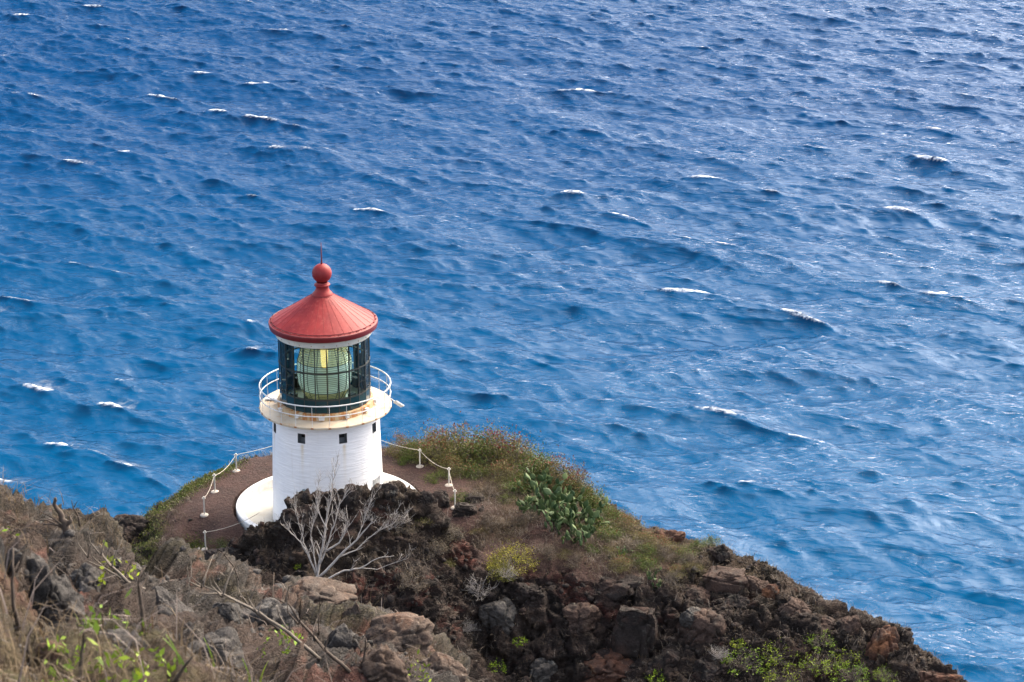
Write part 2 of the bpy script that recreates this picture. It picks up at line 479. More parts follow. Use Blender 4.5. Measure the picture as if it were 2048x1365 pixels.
def build_headland():
    zc = []
    for u, v, z in [(480,930,-45.6),(549,906,-45.6),(430,985,-45.6),(410,1071,-45.7),(350,1040,-45.9),(500,1060,-45.7),
        (660,910,-45.6),(780,930,-45.5),(840,934,-45.5),(898,973,-45.5),(910,1018,-45.5),(870,1000,-45.5),(600,1000,-45.6),(657,1004,-45.6),
        (300,1090,-46.9),(400,1125,-47.2),(440,1105,-46.4),(350,1075,-46.0),
        (950,1050,-45.6),(1000,1010,-45.3),(1100,1000,-45.3),(1100,1080,-45.7),(1000,1100,-46.2),(900,1095,-46.0),(1200,1020,-46.0),
        (1300,1080,-46.2),(1400,1095,-46.5),(1480,1122,-46.8),(1530,1155,-47),(1640,1220,-47.3),(1720,1240,-47.5),(1800,1300,-48),(1900,1345,-48.5),
        (1000,1200,-47.5),(1150,1190,-47.2),(1300,1180,-47.0),(1420,1190,-47.3),(950,1290,-49.3),(1100,1300,-49.3),(1300,1290,-48.9),(1500,1290,-48.3),
        (1650,1300,-48.3),(1100,1365,-50.6),(1300,1365,-50),(1500,1365,-49.5),(1700,1365,-49.2),
        (850,915,-45.4),(950,905,-45.2),(1050,930,-45.3)]:
        zc.append(at_z(u, v, z))
    crest = [(470,1098),(490,1066),(545,1034),(590,998),(622,988),(655,986),(700,972),(724,976),(743,986),(765,964),(800,965),(855,996),(905,1040)]
    for k, (u, v) in enumerate(crest):
        p = at_y(u, v, 97.3 + 0.22 * k); zc.append(p)
        zc.append((p[0], p[1] - 1.0, p[2] - 1.1))
        if 0 < k < 12: zc.append((p[0], p[1] + 1.5, min(p[2] - 1.2, CAMZ - 45.2)))
    for u, v, y in [(450,1135,95.8),(520,1150,95.2),(640,1165,95),(750,1160,95),(850,1150,95.4)]: zc.append(at_y(u, v, y))
    for x, y, z in [(-12,88,-51),(-20,90,-51),(-4,86,-52),(5,82,-55),(15,78,-56),(25,80,-54),(-16,93,-49),(-30,95,-50),(40,100,-50),(30,75,-55),(-40,60,-55),(30,55,-60),(0,60,-60)]:
        zc.append((x, y, CAMZ + z))
    f = rbf(zc)
    outline = [at_z(u, v, z)[:2] for u, v, z in [(200,1095,-48),(240,1072,-47.3),(300,1037,-46.7),(360,997,-46.3),(430,950,-45.9),(500,917,-45.7),(549,906,-45.7),
        (660,901,-45.7),(780,897,-45.6),(870,895,-45.6),(960,897,-45.5),(1060,922,-45.5),(1130,962,-45.6),(1200,1006,-45.9),(1260,1040,-46.),(1340,1075,-46.3),
        (1420,1092,-46.5),(1480,1116,-46.8),(1530,1150,-47),(1600,1197,-47.2),(1640,1217,-47.3),(1720,1234,-47.5),(1790,1287,-48),(1820,1324,-48.2),(1882,1345,-48.5),(1908,1368,-48.6)]]
    outline += [np.array(q) for q in [(32,66),(32,40),(-60,40),(-60,95)]]
    xs = np.concatenate([np.linspace(-170,-24,50)[:-1], np.linspace(-24,23,520), np.linspace(23,170,50)[1:]])
    ys = np.concatenate([np.linspace(30,86,50)[:-1], np.linspace(86,121,430), np.linspace(121,300,60)[1:]])
    X, Y = np.meshgrid(xs, ys)
    shp = X.shape
    d = poly_sd(X, Y, outline)
    Z = f(np.clip(X, -60, 60), np.clip(Y, 40, 140))
    do = np.maximum(d, 0)
    Z = Z - 1.15 * (np.sqrt(do ** 2 + 0.9 ** 2) - 0.9) - 0.004 * do ** 2
    # level gravel terrace round the tower
    rr = np.hypot(X - LX, Y - LY)
    outc = sstep(1.9, 0.7, seg_d(X, Y, [at_y(u, v, 97.3 + 0.22 * k)[:2] for k, (u, v) in enumerate(crest)]))
    P = np.stack([X.ravel(), Y.ravel(), Z.ravel()], -1)
    def nrm(V):
        V = V.reshape(*shp, 3)
        gx = np.gradient(V, axis=1); gy = np.gradient(V, axis=0)
        n = np.cross(gx, gy); n /= np.linalg.norm(n, axis=-1, keepdims=True) + 1e-9
        return n.reshape(-1, 3)
    n0 = nrm(P)
    slope = 1 - n0[:, 2]
    terr = sstep(8.6, 6.6, rr).ravel() * (1 - outc.ravel()) * sstep(0.3, -0.5, d.ravel())
    gravel = terr * sstep(-0.5, 0.1, (P[:, 1] - 96.5))
    ln = fbm(P * 0.22, 4, seed=5)
    xr = P[:, 0]
    # rock where steep, on the outcrop, and over the lower slope in the foreground of the headland
    face = sstep(-15.5, -14.0, P[:, 0]) * sstep(-1.0, -3.0, P[:, 0]) * sstep(98.6, 97.4, P[:, 1] - 0.12 * (P[:, 0] + 9)) * sstep(88, 92, P[:, 1])
    face = face * sstep(-1.2, -0.5, ln)
    low = sstep(CAMZ - 45.9, CAMZ - 47.0, P[:, 2])
    rock = np.clip(outc.ravel() * 1.0 + face + sstep(0.28, 0.5, slope) + low * sstep(-0.42, -0.05, ln + 0.12) + 0.35 * sstep(0.1, 0.4, fbm(P * 0.6, 3, seed=9)), 0, 1)
    green = sstep(-16.0, -14.2, -np.abs(P[:, 0] + 9 + 0) * -1 + 0 * xr) * 0
    rock = rock * (1 - gravel)
    # displacement
    Q = P * np.array([1, 1, 1.25])
    f1, f2, idc = worley(Q * 0.75 + 0.35 * np.stack([vnoise(Q * 1.1, 31), vnoise(Q * 1.1, 32), vnoise(Q * 1.1, 33)], -1), 4)
    g1, g2, idg = worley(Q * 2.0 + 0.3 * np.stack([vnoise(Q * 2.1, 41), vnoise(Q * 2.1, 42), vnoise(Q * 2.1, 43)], -1), 6)
    blk = (idc - 0.5) * 0.75 - 0.45 * np.exp(-((f2 - f1) / 0.10) ** 2) + (idg - 0.5) * 0.28 - 0.16 * np.exp(-((g2 - g1) / 0.12) ** 2)
    rough = 0.30 * ridged(Q * 0.9, 5, 0.55, 14) + 0.12 * ridged(Q * 3.1, 3, 0.6, 15)
    dis = rock * (blk * (0.66 - 0.34 * face) + rough * (1 + 0.9 * face) + face * 0.10 * ridged(Q * 6.5, 2, 0.6, 16)) + (1 - rock) * (1 - gravel) * (0.22 * fbm(P * 0.8, 5, 0.55, 21)) + gravel * 0.02 * fbm(P * 2, 4, 0.6, 23)
    inland = sstep(25, 6, d.ravel())
    keep = (rr.ravel() < 4.75)
    V = P + n0 * ((dis - 0.16 * (1 - gravel)) * (0.3 + 0.7 * inland))[:, None]
    V[:, 2] = np.where(keep, np.minimum(V[:, 2], LZ - 0.75), V[:, 2])
    V[:, 2] = np.maximum(V[:, 2], -6)
    me = np_mesh('terrain', V, grid_faces(shp[1], shp[0]))
    attr(me, 'rock', rock); attr(me, 'gravel', gravel)
    dd = d.ravel()
    left = sstep(-13.5, -15.5, P[:, 0]) * np.maximum(sstep(-1.5, -0.3, dd), sstep(CAMZ - 46.1, CAMZ - 46.6, P[:, 2])) * sstep(97.5, 99.5, P[:, 1])
    right = sstep(-6, -3, P[:, 0]) * sstep(-6.5, -1.0, dd) * sstep(96, 100, P[:, 1])
    veg = np.clip(left + 0.8 * right + 0.5 * sstep(0, 0.4, fbm(P * 0.35, 3, seed=77)), 0, 1) * (1 - gravel) * (1 - 0.75 * rock)
    attr(me, 'veg', veg); attr(me, 'lush', left)
    mask = dict(V=V, n=nrm(V), veg=veg, rock=rock, gravel=gravel, left=left, d=dd)
    return me, mask
head_me, HM = build_headland()

def build_hill():
    zc = []
    crest = [(-260,1010,21),(-120,1000,21),(0,996,22),(60,1012,22),(110,1058,23),(160,1058,25),(240,1090,28),(330,1196,30),(385,1214,31.5),(450,1222,33),(530,1222,34),(640,1200,36),(720,1232,36),(790,1258,37),(860,1266,37),(892,1306,36),(945,1365,34.5),(985,1450,32)]
    for u, v, dep in crest: zc.append(C0 + ray(u, v) * dep)
    for u, v, dep in [(0,1365,8),(300,1365,9.5),(500,1365,12.5),(700,1365,18),(850,1365,25.5),(0,1200,12.5),(200,1200,16.5),(400,1250,18),(600,1270,24.5),(750,1300,28.5),(100,1100,18),
                      (-300,1365,7.5),(-300,1150,14),(300,1190,21),(450,1255,25),(800,1285,32),(640,1235,31)]:
        zc.append(C0 + ray(u, v) * dep)
    for x, y, z in [(0,0,-1.75),(0,6,-4.3),(0,10,-6.6),(3,18,-12),(6,26,-18),(10,10,-8),(10,0,-3),(-10,0,-1.5),(-25,10,-3),(-25,22,-7),(20,20,-18),(0,-8,0.6),(2,30,-20),(-25,0,-1)]:
        zc.append((x, y, CAMZ + z))
    f = rbf(zc, 0.6)
    outline = [(C0 + ray(u, v) * dep)[:2] for u, v, dep in crest]
    outline = [np.array((-60, 24))] + outline + [np.array(q) for q in [(6, 24), (14, 12), (20, -30), (-60, -30)]]
    th = np.linspace(R(-34), R(24), 640)
    # finer across the part in view
    w = np.interp(np.linspace(0, 1, 640), [0, 0.1, 0.86, 1], [R(-40), R(-14.5), R(1.5), R(30)])
    rd = np.concatenate([np.geomspace(0.8, 5.5, 20)[:-1], np.geomspace(5.5, 42, 470), np.geomspace(42, 95, 40)[1:]])
    T, RR = np.meshgrid(w, rd)
    X = RR * np.sin(T); Y = RR * np.cos(T)
    shp = X.shape
    d = poly_sd(X, Y, outline)
    do = np.maximum(d, 0)
    Z = f(X, Y) - 0.95 * (np.sqrt(do ** 2 + 0.5 ** 2) - 0.5)
    P = np.stack([X.ravel(), Y.ravel(), Z.ravel()], -1)
    def nrm(V):
        V = V.reshape(*shp, 3)
        gx = np.gradient(V, axis=1); gy = np.gradient(V, axis=0)
        n = np.cross(gx, gy); n /= np.linalg.norm(n, axis=-1, keepdims=True) + 1e-9
        return n.reshape(-1, 3)
    n0 = nrm(P)
    ln = fbm(P * 0.33, 4, seed=55)
    far = sstep(20, 27, np.hypot(P[:, 0], P[:, 1]))
    rock = np.clip(sstep(-0.38, -0.02, ln) + 0.9 * far, 0, 1) * sstep(6.5, 10, np.hypot(P[:, 0], P[:, 1]))
    Q = P * np.array([1, 1, 1.3])
    f1, f2, idc = worley(Q * 0.62 + 0.3 * np.stack([vnoise(Q * 1.3, 61), vnoise(Q * 1.3, 62), vnoise(Q * 1.3, 63)], -1), 64)
    g1, g2, idg = worley(Q * 2.1 + 0.25 * np.stack([vnoise(Q * 2.6, 65), vnoise(Q * 2.6, 66), vnoise(Q * 2.6, 67)], -1), 68)
    dis = rock * ((idc - 0.5) * 0.72 - 0.24 * np.exp(-((f2 - f1) / 0.08) ** 2) + (idg - 0.5) * 0.15 - 0.06 * np.exp(-((g2 - g1) / 0.1) ** 2)) \
        + (0.05 + 0.16 * rock) * ridged(Q * 1.6, 5, 0.6, 71) + (0.02 + 0.035 * rock) * ridged(Q * 7, 3, 0.6, 72)
    nr = sstep(2, 10, np.hypot(P[:, 0], P[:, 1]))
    V = P + n0 * ((dis - 0.14) * nr)[:, None]
    me = np_mesh('hill', V, grid_faces(shp[1], shp[0]))
    attr(me, 'rock', rock); attr(me, 'gravel', 0 * rock)
    veg = np.clip(sstep(-0.05, 0.3, fbm(P * 0.5, 4, seed=81)) + 0.4 * sstep(11, 7, RR.ravel()), 0, 1) * (1 - 0.6 * rock)
    attr(me, 'veg', veg); attr(me, 'lush', 0 * veg)
    return me, dict(V=V, n=nrm(V), veg=veg, rock=rock, d=d.ravel(), r=RR.ravel())
hill_me, NM = build_hill()

def terrain_mat(name, soil1, soil2, rock1, rock2, rock3, pale, grass1, grass2, s=1.0, red=(0.11, 0.032, 0.022)):
    m, nt, b = new_mat(name)
    p = geo_pos(nt)
    soil = mixc(nt, noise_fac(nt, 0.9 * s, 6, vec=p), soil1, soil2)
    peb = nd(nt, 'ShaderNodeTexVoronoi', Scale=9 * s); nt.links.new(p, peb.inputs['Vector'])
    pb = nd(nt, 'ShaderNodeMapRange'); pb.inputs[1].default_value = 0.0; pb.inputs[2].default_value = 0.12; pb.inputs[3].default_value = 1; pb.inputs[4].default_value = 0
    nt.links.new(peb.outputs['Distance'], pb.inputs[0])
    soil = mixc(nt, mathn(nt, 'MULTIPLY', pb.outputs[0], 0.6), soil, tuple(min(1, x * 2.6 + 0.04) for x in soil2))
    mp = nd(nt, 'ShaderNodeMapping', Scale=(1, 1, 2.4), Rotation=(R(18), R(-12), 0)); nt.links.new(p, mp.inputs['Vector'])
    rk = mixc(nt, noise_fac(nt, 0.7 * s, 8, 0.65, 0.38, 0.62, vec=mp.outputs['Vector']), rock1, rock2)
    rk = mixc(nt, noise_fac(nt, 0.45 * s, 5, 0.6, 0.50, 0.66, vec=p), rk, rock3)
    rk = mixc(nt, noise_fac(nt, 0.33 * s, 6, 0.6, 0.58, 0.68, vec=mp.outputs['Vector']), rk, red)
    rk = mixc(nt, mathn(nt, 'MULTIPLY', noise_fac(nt, 1.7 * s, 9, 0.75, 0.56, 0.70, vec=mp.outputs['Vector']), 0.65), rk, pale)
    col = mixc(nt, attrf(nt, 'rock'), soil, rk)
    gr = mixc(nt, noise_fac(nt, 1.1 * s, 4, vec=p), grass1, grass2)
    gr = mixc(nt, attrf(nt, 'lush'), gr, (0.055, 0.085, 0.018))
    gf = mathn(nt, 'MULTIPLY', attrf(nt, 'veg'), noise_fac(nt, 4.0 * s, 6, 0.7, 0.36, 0.58, vec=p))
    col = mixc(nt, gf, col, gr)
    fine = noise_fac(nt, 14 * s, 5, 0.7, 0.25, 0.75, vec=p)
    col = mixc(nt, 1.0, col, mixc(nt, fine, (0.42, 0.42, 0.42), (1.55, 1.50, 1.45)), 'MULTIPLY')
    nt.links.new(col, b.inputs['Base Color'])
    b.inputs['Roughness'].default_value = 0.9; b.inputs['Specular IOR Level'].default_value = 0.2
    hb = nd(nt, 'ShaderNodeTexNoise', Scale=5 * s, Detail=9, Roughness=0.72); nt.links.new(mp.outputs['Vector'], hb.inputs['Vector'])
    ve = nd(nt, 'ShaderNodeTexVoronoi', Scale=2.6 * s); ve.feature = 'DISTANCE_TO_EDGE'
    wv = nt.nodes.new('ShaderNodeVectorMath'); wv.operation = 'ADD'
    wn = nd(nt, 'ShaderNodeTexNoise', Scale=1.6 * s, Detail=4); nt.links.new(p, wn.inputs['Vector'])
    nt.links.new(mp.outputs['Vector'], wv.inputs[0]); nt.links.new(wn.outputs['Color'], wv.inputs[1]); nt.links.new(wv.outputs[0], ve.inputs['Vector'])
    ck = nd(nt, 'ShaderNodeMapRange'); ck.inputs[1].default_value = 0.0; ck.inputs[2].default_value = 0.07
    nt.links.new(ve.outputs['Distance'], ck.inputs[0])
    hh = mathn(nt, 'ADD', hb.outputs['Fac'], mathn(nt, 'MULTIPLY', mathn(nt, 'MULTIPLY', ck.outputs[0], attrf(nt, 'rock')), 0.45))
    bump(nt, b, hh, 1.0, 0.26 / s)
    return m
head_mat = terrain_mat('lava_headland', (0.072, 0.041, 0.036), (0.044, 0.028, 0.026), (0.018, 0.015, 0.014), (0.042, 0.031, 0.028), (0.060, 0.044, 0.036), (0.17, 0.16, 0.145), (0.10, 0.078, 0.05), (0.068, 0.068, 0.03), 1.0, (0.070, 0.026, 0.021))
hill_mat = terrain_mat('weathered_hill', (0.092, 0.054, 0.040), (0.054, 0.038, 0.031), (0.028, 0.027, 0.027), (0.076, 0.068, 0.062), (0.105, 0.074, 0.060), (0.30, 0.29, 0.275), (0.115, 0.09, 0.052), (0.085, 0.085, 0.035), 2.6, (0.17, 0.085, 0.07))
tag(add('terrain', head_me, head_mat), kind='structure')
tag(add('hill', hill_me, hill_mat), kind='structure')

def tree_of(me):
    n = len(me.vertices); co = np.empty(n * 3, np.float32); me.vertices.foreach_get('co', co)
    fc = np.empty(len(me.polygons) * 4, np.int32); me.polygons.foreach_get('vertices', fc)
    return BVHTree.FromPolygons([tuple(c) for c in co.reshape(-1, 3).tolist()], [tuple(q) for q in fc.reshape(-1, 4).tolist()])
BV = tree_of(head_me); BN = tree_of(hill_me)
def hit(u, v, bv=None):
    d = Vector(ray(u, v)).normalized()
    best = None
    for t in ((BV, BN) if bv is None else (bv,)):
        loc, no, i, dist = t.ray_cast(Vector(C0), d)
        if loc is not None and (best is None or dist < best[1]): best = (loc, dist, no)
    return best[0] if best else Vector(at_z(u, v, -47))
def ground(x, y, bv=None):
    best = None
    for t in ((BV, BN) if bv is None else (bv,)):
        loc, no, i, dist = t.ray_cast(Vector((x, y, CAMZ + 20)), Vector((0, 0, -1)))
        if loc is not None and (best is None or loc.z > best.z): best = loc
    return best if best else Vector((x, y, CAMZ - 46))
def pxm(p): return FPX / float(np.dot(np.array(p) - C0, FW))     # photograph pixels per metre at p

# ------------------------------------------------------------------ the lighthouse
def tower_mat():
    m, nt, b = new_mat('white_paint_render')
    v = texco(nt)
    col = mixc(nt, noise_fac(nt, 1.1, 5, vec=v), (0.84, 0.85, 0.86), (0.79, 0.80, 0.82))
    mp = nd(nt, 'ShaderNodeMapping', Scale=(5, 5, 0.5)); nt.links.new(v, mp.inputs['Vector'])
    col = mixc(nt, mathn(nt, 'MULTIPLY', noise_fac(nt, 1.0, 5, 0.6, 0.58, 0.75, vec=mp.outputs['Vector']), 0.16), col, (0.55, 0.50, 0.40))
    nt.links.new(mixc(nt, mathn(nt, 'MULTIPLY', attrf(nt, 'stain'), 0.8), col, (0.62, 0.48, 0.24)), b.inputs['Base Color'])
    b.inputs['Roughness'].default_value = 0.45
    mp2 = nd(nt, 'ShaderNodeMapping', Scale=(0.8, 0.8, 7.5)); nt.links.new(v, mp2.inputs['Vector'])
    h = noise_fac(nt, 1.35, 3, 0.55, 0.42, 0.62, vec=mp2.outputs['Vector'])
    bump(nt, b, h, 0.34, 0.03)
    return m
def rust_mat(name, c1, c2, lo, hi, rustc=(0.42, 0.17, 0.035), vert=True, rough=0.55):
    m, nt, b = new_mat(name)
    v = texco(nt)
    col = mixc(nt, noise_fac(nt, 1.3, 5, vec=v), c1, c2)
    mp = nd(nt, 'ShaderNodeMapping', Scale=(3, 3, 0.7) if vert else (0.9, 0.9, 0.9)); nt.links.new(v, mp.inputs['Vector'])
    r1 = noise_fac(nt, 1.5, 7, 0.68, lo, hi, vec=mp.outputs['Vector'])
    col = mixc(nt, r1, col, rustc)
    nt.links.new(col, b.inputs['Base Color']); b.inputs['Roughness'].default_value = rough
    return m
M_tower = tower_mat()
M_deck = rust_mat('cream_deck_paint', (0.54, 0.47, 0.36), (0.45, 0.38, 0.28), 0.56, 0.76, (0.45, 0.22, 0.07), False)
M_curb = rust_mat('rusty_curb_paint', (0.50, 0.42, 0.28), (0.40, 0.30, 0.16), 0.40, 0.58, (0.34, 0.12, 0.02), True)
M_white = simple('white_rail_paint', (0.66, 0.67, 0.68), (0.54, 0.53, 0.50), 0.4, 3)
M_rusty = simple('rust', (0.24, 0.09, 0.03), (0.36, 0.16, 0.06), 0.8, 12)
M_red = rust_mat('red_roof_paint', (0.255, 0.027, 0.027), (0.185, 0.019, 0.022), 0.52, 0.80, (0.30, 0.062, 0.056), True, 0.5)
M_red.node_tree.nodes['Principled BSDF'].inputs['Specular IOR Level'].default_value = 0.2
M_redd = simple('dark_red_trim', (0.15, 0.012, 0.014), (0.12, 0.009, 0.012), 0.45, 3)
M_black = simple('dark_iron', (0.016, 0.022, 0.022), (0.028, 0.03, 0.026), 0.5, 8)
M_grey = simple('grey_window_paint', (0.10, 0.115, 0.13), (0.14, 0.155, 0.165), 0.5, 4)
M_dark = simple('dark_opening', (0.010, 0.011, 0.013), (0.016, 0.017, 0.018), 0.4, 4)
M_door = rust_mat('pale_grey_door', (0.48, 0.50, 0.49), (0.42, 0.44, 0.43), 0.60, 0.72)
M_ring = rust_mat('pale_ring_paint', (0.60, 0.61, 0.57), (0.50, 0.50, 0.44), 0.60, 0.72, (0.36, 0.22, 0.06), True)
M_brass = simple('lens_brass', (0.86, 0.66, 0.28), (0.70, 0.50, 0.20), 0.25, 6, metal=0.3)
def glass_mat():
    m, nt, b = new_mat('tinted_pane')
    t = nt.nodes.new('ShaderNodeBsdfTransparent'); t.inputs['Color'].default_value = (0.80, 0.97, 0.95, 1)
    g = nt.nodes.new('ShaderNodeBsdfGlossy'); g.inputs['Roughness'].default_value = 0.03; g.inputs['Color'].default_value = (0.9, 0.95, 0.95, 1)
    fr = nd(nt, 'ShaderNodeFresnel', IOR=1.3)
    ms = nt.nodes.new('ShaderNodeMixShader')
    nt.links.new(fr.outputs[0], ms.inputs[0]); nt.links.new(t.outputs[0], ms.inputs[1]); nt.links.new(g.outputs[0], ms.inputs[2])
    nt.links.new(ms.outputs[0], nt.nodes['Material Output'].inputs['Surface'])
    return m
M_pane = glass_mat()
def lens_mat(name, tint, body, seetr=0.35):
    m, nt, b = new_mat(name)
    v = texco(nt)
    sp = nt.nodes.new('ShaderNodeSeparateXYZ'); nt.links.new(v, sp.inputs[0])
    w = mathn(nt, 'SINE', mathn(nt, 'MULTIPLY', sp.outputs['Z'], 62.0))
    nt.links.new(mixc(nt, mathn(nt, 'MULTIPLY', mathn(nt, 'ADD', w, 1.0), 0.5), body, tuple(x * 0.22 for x in body)), b.inputs['Base Color'])
    b.inputs['Roughness'].default_value = 0.12; b.inputs['Specular IOR Level'].default_value = 1.0
    b.inputs['IOR'].default_value = 1.7
    bump(nt, b, w, 0.9, 0.02)
    tl = nt.nodes.new('ShaderNodeBsdfTranslucent'); tl.inputs['Color'].default_value = (*body, 1)
    m0 = nt.nodes.new('ShaderNodeMixShader'); m0.inputs[0].default_value = 0.22
    nt.links.new(b.outputs[0], m0.inputs[1]); nt.links.new(tl.outputs[0], m0.inputs[2])
    t = nt.nodes.new('ShaderNodeBsdfTransparent'); t.inputs['Color'].default_value = (*tint, 1)
    ms = nt.nodes.new('ShaderNodeMixShader'); ms.inputs[0].default_value = 1 - seetr
    nt.links.new(t.outputs[0], ms.inputs[1]); nt.links.new(m0.outputs[0], ms.inputs[2])
    nt.links.new(ms.outputs[0], nt.nodes['Material Output'].inputs['Surface'])
    return m
M_lens = lens_mat('prism_glass', (0.98, 0.92, 0.70), (0.92, 0.76, 0.40), 0.50)
M_drum = lens_mat('drum_glass', (0.90, 0.99, 0.95), (0.92, 1.0, 0.95), 0.34)

lh = empty('lighthouse', (LX, LY, LZ))
tag(lh, 'white round lighthouse with red conical roof and large glass lantern room', 'lighthouse')
ZB, ZT = -0.75, 5.06
def tower_r(z): return 2.80 + (2.62 - 2.80) * (z - ZB) / (ZT - ZB)
def build_tower():
    NA = 384
    wins = [(R(22.5 + 45 * k), 0.205, 4.13, 4.63, 'w') for k in range(8)]
    doors = [(R(-20.5), 0.46, -0.45, 1.58, 'd'), (R(67.5), 0.46, -0.45, 1.75, 'd')]
    edges = [2 * math.pi * k / NA for k in range(NA)]
    for a, hw, z0, z1, t in wins + doors:
        for s in (-1, 1):
            w = (a + s * hw / tower_r(z0)) % (2 * math.pi)
            j = min(range(len(edges)), key=lambda i: abs((edges[i] - w + math.pi) % (2 * math.pi) - math.pi))
            edges[j] = w
    edges.sort()
    zs = sorted(set([ZB, ZT, 4.13, 4.63, -0.45, 1.58, 1.75] + list(np.round(np.linspace(ZB, ZT, 34), 3))))
    def inside(am, zm):
        for a, hw, z0, z1, t in wins + doors:
            da = (am - a + math.pi) % (2 * math.pi) - math.pi
            if abs(da) * tower_r(z0) < hw and z0 < zm < z1: return True
        return False
    mb = MB(); st = []
    n = len(edges)
    rr = random.Random(4)
    for z in zs:
        for a in edges:
            r = tower_r(z)
            mb.v.append(cyl(a, r, z))
            s = 0
            for wa, hw, z0, z1, t in wins:
                da = ((a - wa + math.pi) % (2 * math.pi) - math.pi) * r
                if z < z0: s = max(s, math.exp(-((abs(da - hw * 0.55 * math.cos(wa * 3)) / 0.08) ** 2)) * math.exp(-(z0 - z) / 0.7))
            st.append(s)
    for j in range(len(zs) - 1):
        for i in range(n):
            i2 = (i + 1) % n
            am = (edges[i] + (edges[i2] if i2 else edges[0] + 2 * math.pi)) / 2
            if not inside(am, (zs[j] + zs[j + 1]) / 2):
                mb.f.append((j * n + i, j * n + i2, (j + 1) * n + i2, (j + 1) * n + i))
    o = mb.build('tower_wall', M_tower, lh, smooth=True)
    attr(o.data, 'stain', np.array(st))
    for a, hw, z0, z1, t in wins + doors:
        ri = 0.34 if t == 'w' else 0.42
        b = MB(); r0 = tower_r(z0); wa = hw / r0
        def q(s, z, dep): return cyl(a + s * wa, tower_r(z) - dep, z)
        b.poly([q(-1, z0, 0), q(-1, z0, ri), q(-1, z1, ri), q(-1, z1, 0)])
        b.poly([q(1, z0, 0), q(1, z1, 0), q(1, z1, ri), q(1, z0, ri)])
        b.poly([q(-1, z0, 0), q(1, z0, 0), q(1, z0, ri), q(-1, z0, ri)])
        b.poly([q(-1, z1, 0), q(-1, z1, ri), q(1, z1, ri), q(1, z1, 0)])
        rot = Matrix.Rotation(a, 3, 'Z')
        def loc(x, dep, z): return Vector((0, 0, 0)) + rot @ Vector((x, -(tower_r(z) - dep), z))
        if t == 'w':
            w = b.build('window', M_grey, lh)
            g = MB(); g.box(loc(0, ri - 0.01, (z0 + z1) / 2), (2 * hw, 0.03, z1 - z0), rot); g.build('pane', M_dark, w)
            fr = MB()
            fr.box(loc(0, ri - 0.06, z0 + 0.10), (2 * hw, 0.05, 0.20), rot)
            fr.box(loc(-hw + 0.03, ri - 0.062, (z0 + z1) / 2 + 0.1), (0.05, 0.05, z1 - z0 - 0.2), rot)
            fr.box(loc(hw - 0.03, ri - 0.062, (z0 + z1) / 2 + 0.1), (0.05, 0.05, z1 - z0 - 0.2), rot)
            fr.build('window_frame', M_grey, w)
        else:
            w = b.build('doorway', M_tower, lh)
            g = MB(); g.box(loc(0, ri - 0.02, (z0 + z1) / 2), (2 * hw - 0.02, 0.05, z1 - z0 - 0.02), rot); g.build('door', M_door, w)
            g = MB(); g.box(loc(hw - 0.16, ri - 0.075, 0.55), (0.10, 0.06, 0.03), rot); g.build('door_handle', M_black, w)
            if a < 0:
                g = MB(); g.box(loc(-hw + 0.035, ri - 0.075, (z0 + z1) / 2), (0.05, 0.06, z1 - z0 - 0.03), rot); g.build('rusty_jamb', M_rusty, w)
    a = R(-20.5)
    rot = Matrix.Rotation(a, 3, 'Z')
    def loc(x, out, z): return rot @ Vector((x, -(tower_r(z) + out), z))
    s = MB(); s.box(loc(0.05, 0.015, 1.70), (0.24, 0.03, 0.13), rot)
    so = s.build('door_plaque', simple('teal_plaque', (0.03, 0.13, 0.16), (0.02, 0.10, 0.13), 0.5), lh)
    s = MB()
    for x in (-0.05, 0.0, 0.05): s.box(loc(0.05 + x, 0.034, 1.705), (0.032, 0.006, 0.05), rot)
    s.build('plaque_marks', simple('pale_marks', (0.45, 0.55, 0.55)), so)
build_tower()
# gallery
g = MB()
g.lathe([(2.20, 5.06), (2.66, 5.04), (2.78, 5.10), (3.2, 5.11), (3.25, 5.13), (3.25, 5.22), (3.235, 5.235), (2.2, 5.25)], 144)
deck = g.build('gallery_deck', M_deck, lh, smooth=True, sharp=R(30))
g = MB(); g.box((-2.72, 0.62, 5.30), (0.52, 0.40, 0.06), Matrix.Rotation(R(-14), 3, 'Z')); g.box((-2.60, 0.62, 5.345), (0.04, 0.18, 0.03), Matrix.Rotation(R(-14), 3, 'Z'))
g.build('deck_hatch', M_white, deck)
rl = None
for zz in (6.32, 5.80):
    r = MB(); r.tube([cyl(2 * math.pi * k / 120, 3.21, zz) for k in range(120)], 0.034 if zz > 6 else 0.027, 8, closed=True)
    o = r.build('rail', M_white, lh, smooth=True)
for k in range(24):
    a = R(8 + 15 * k)
    p = MB(); p.tube([cyl(a, 3.21, 5.16), cyl(a, 3.21, 6.30)], 0.013, 6)
    po = p.build('rail_post', M_white, lh)
    f = MB(); f.box(cyl(a, 3.235, 5.20), (0.13, 0.07, 0.06), Matrix.Rotation(a, 3, 'Z')); f.build('post_bracket', M_rusty, po)
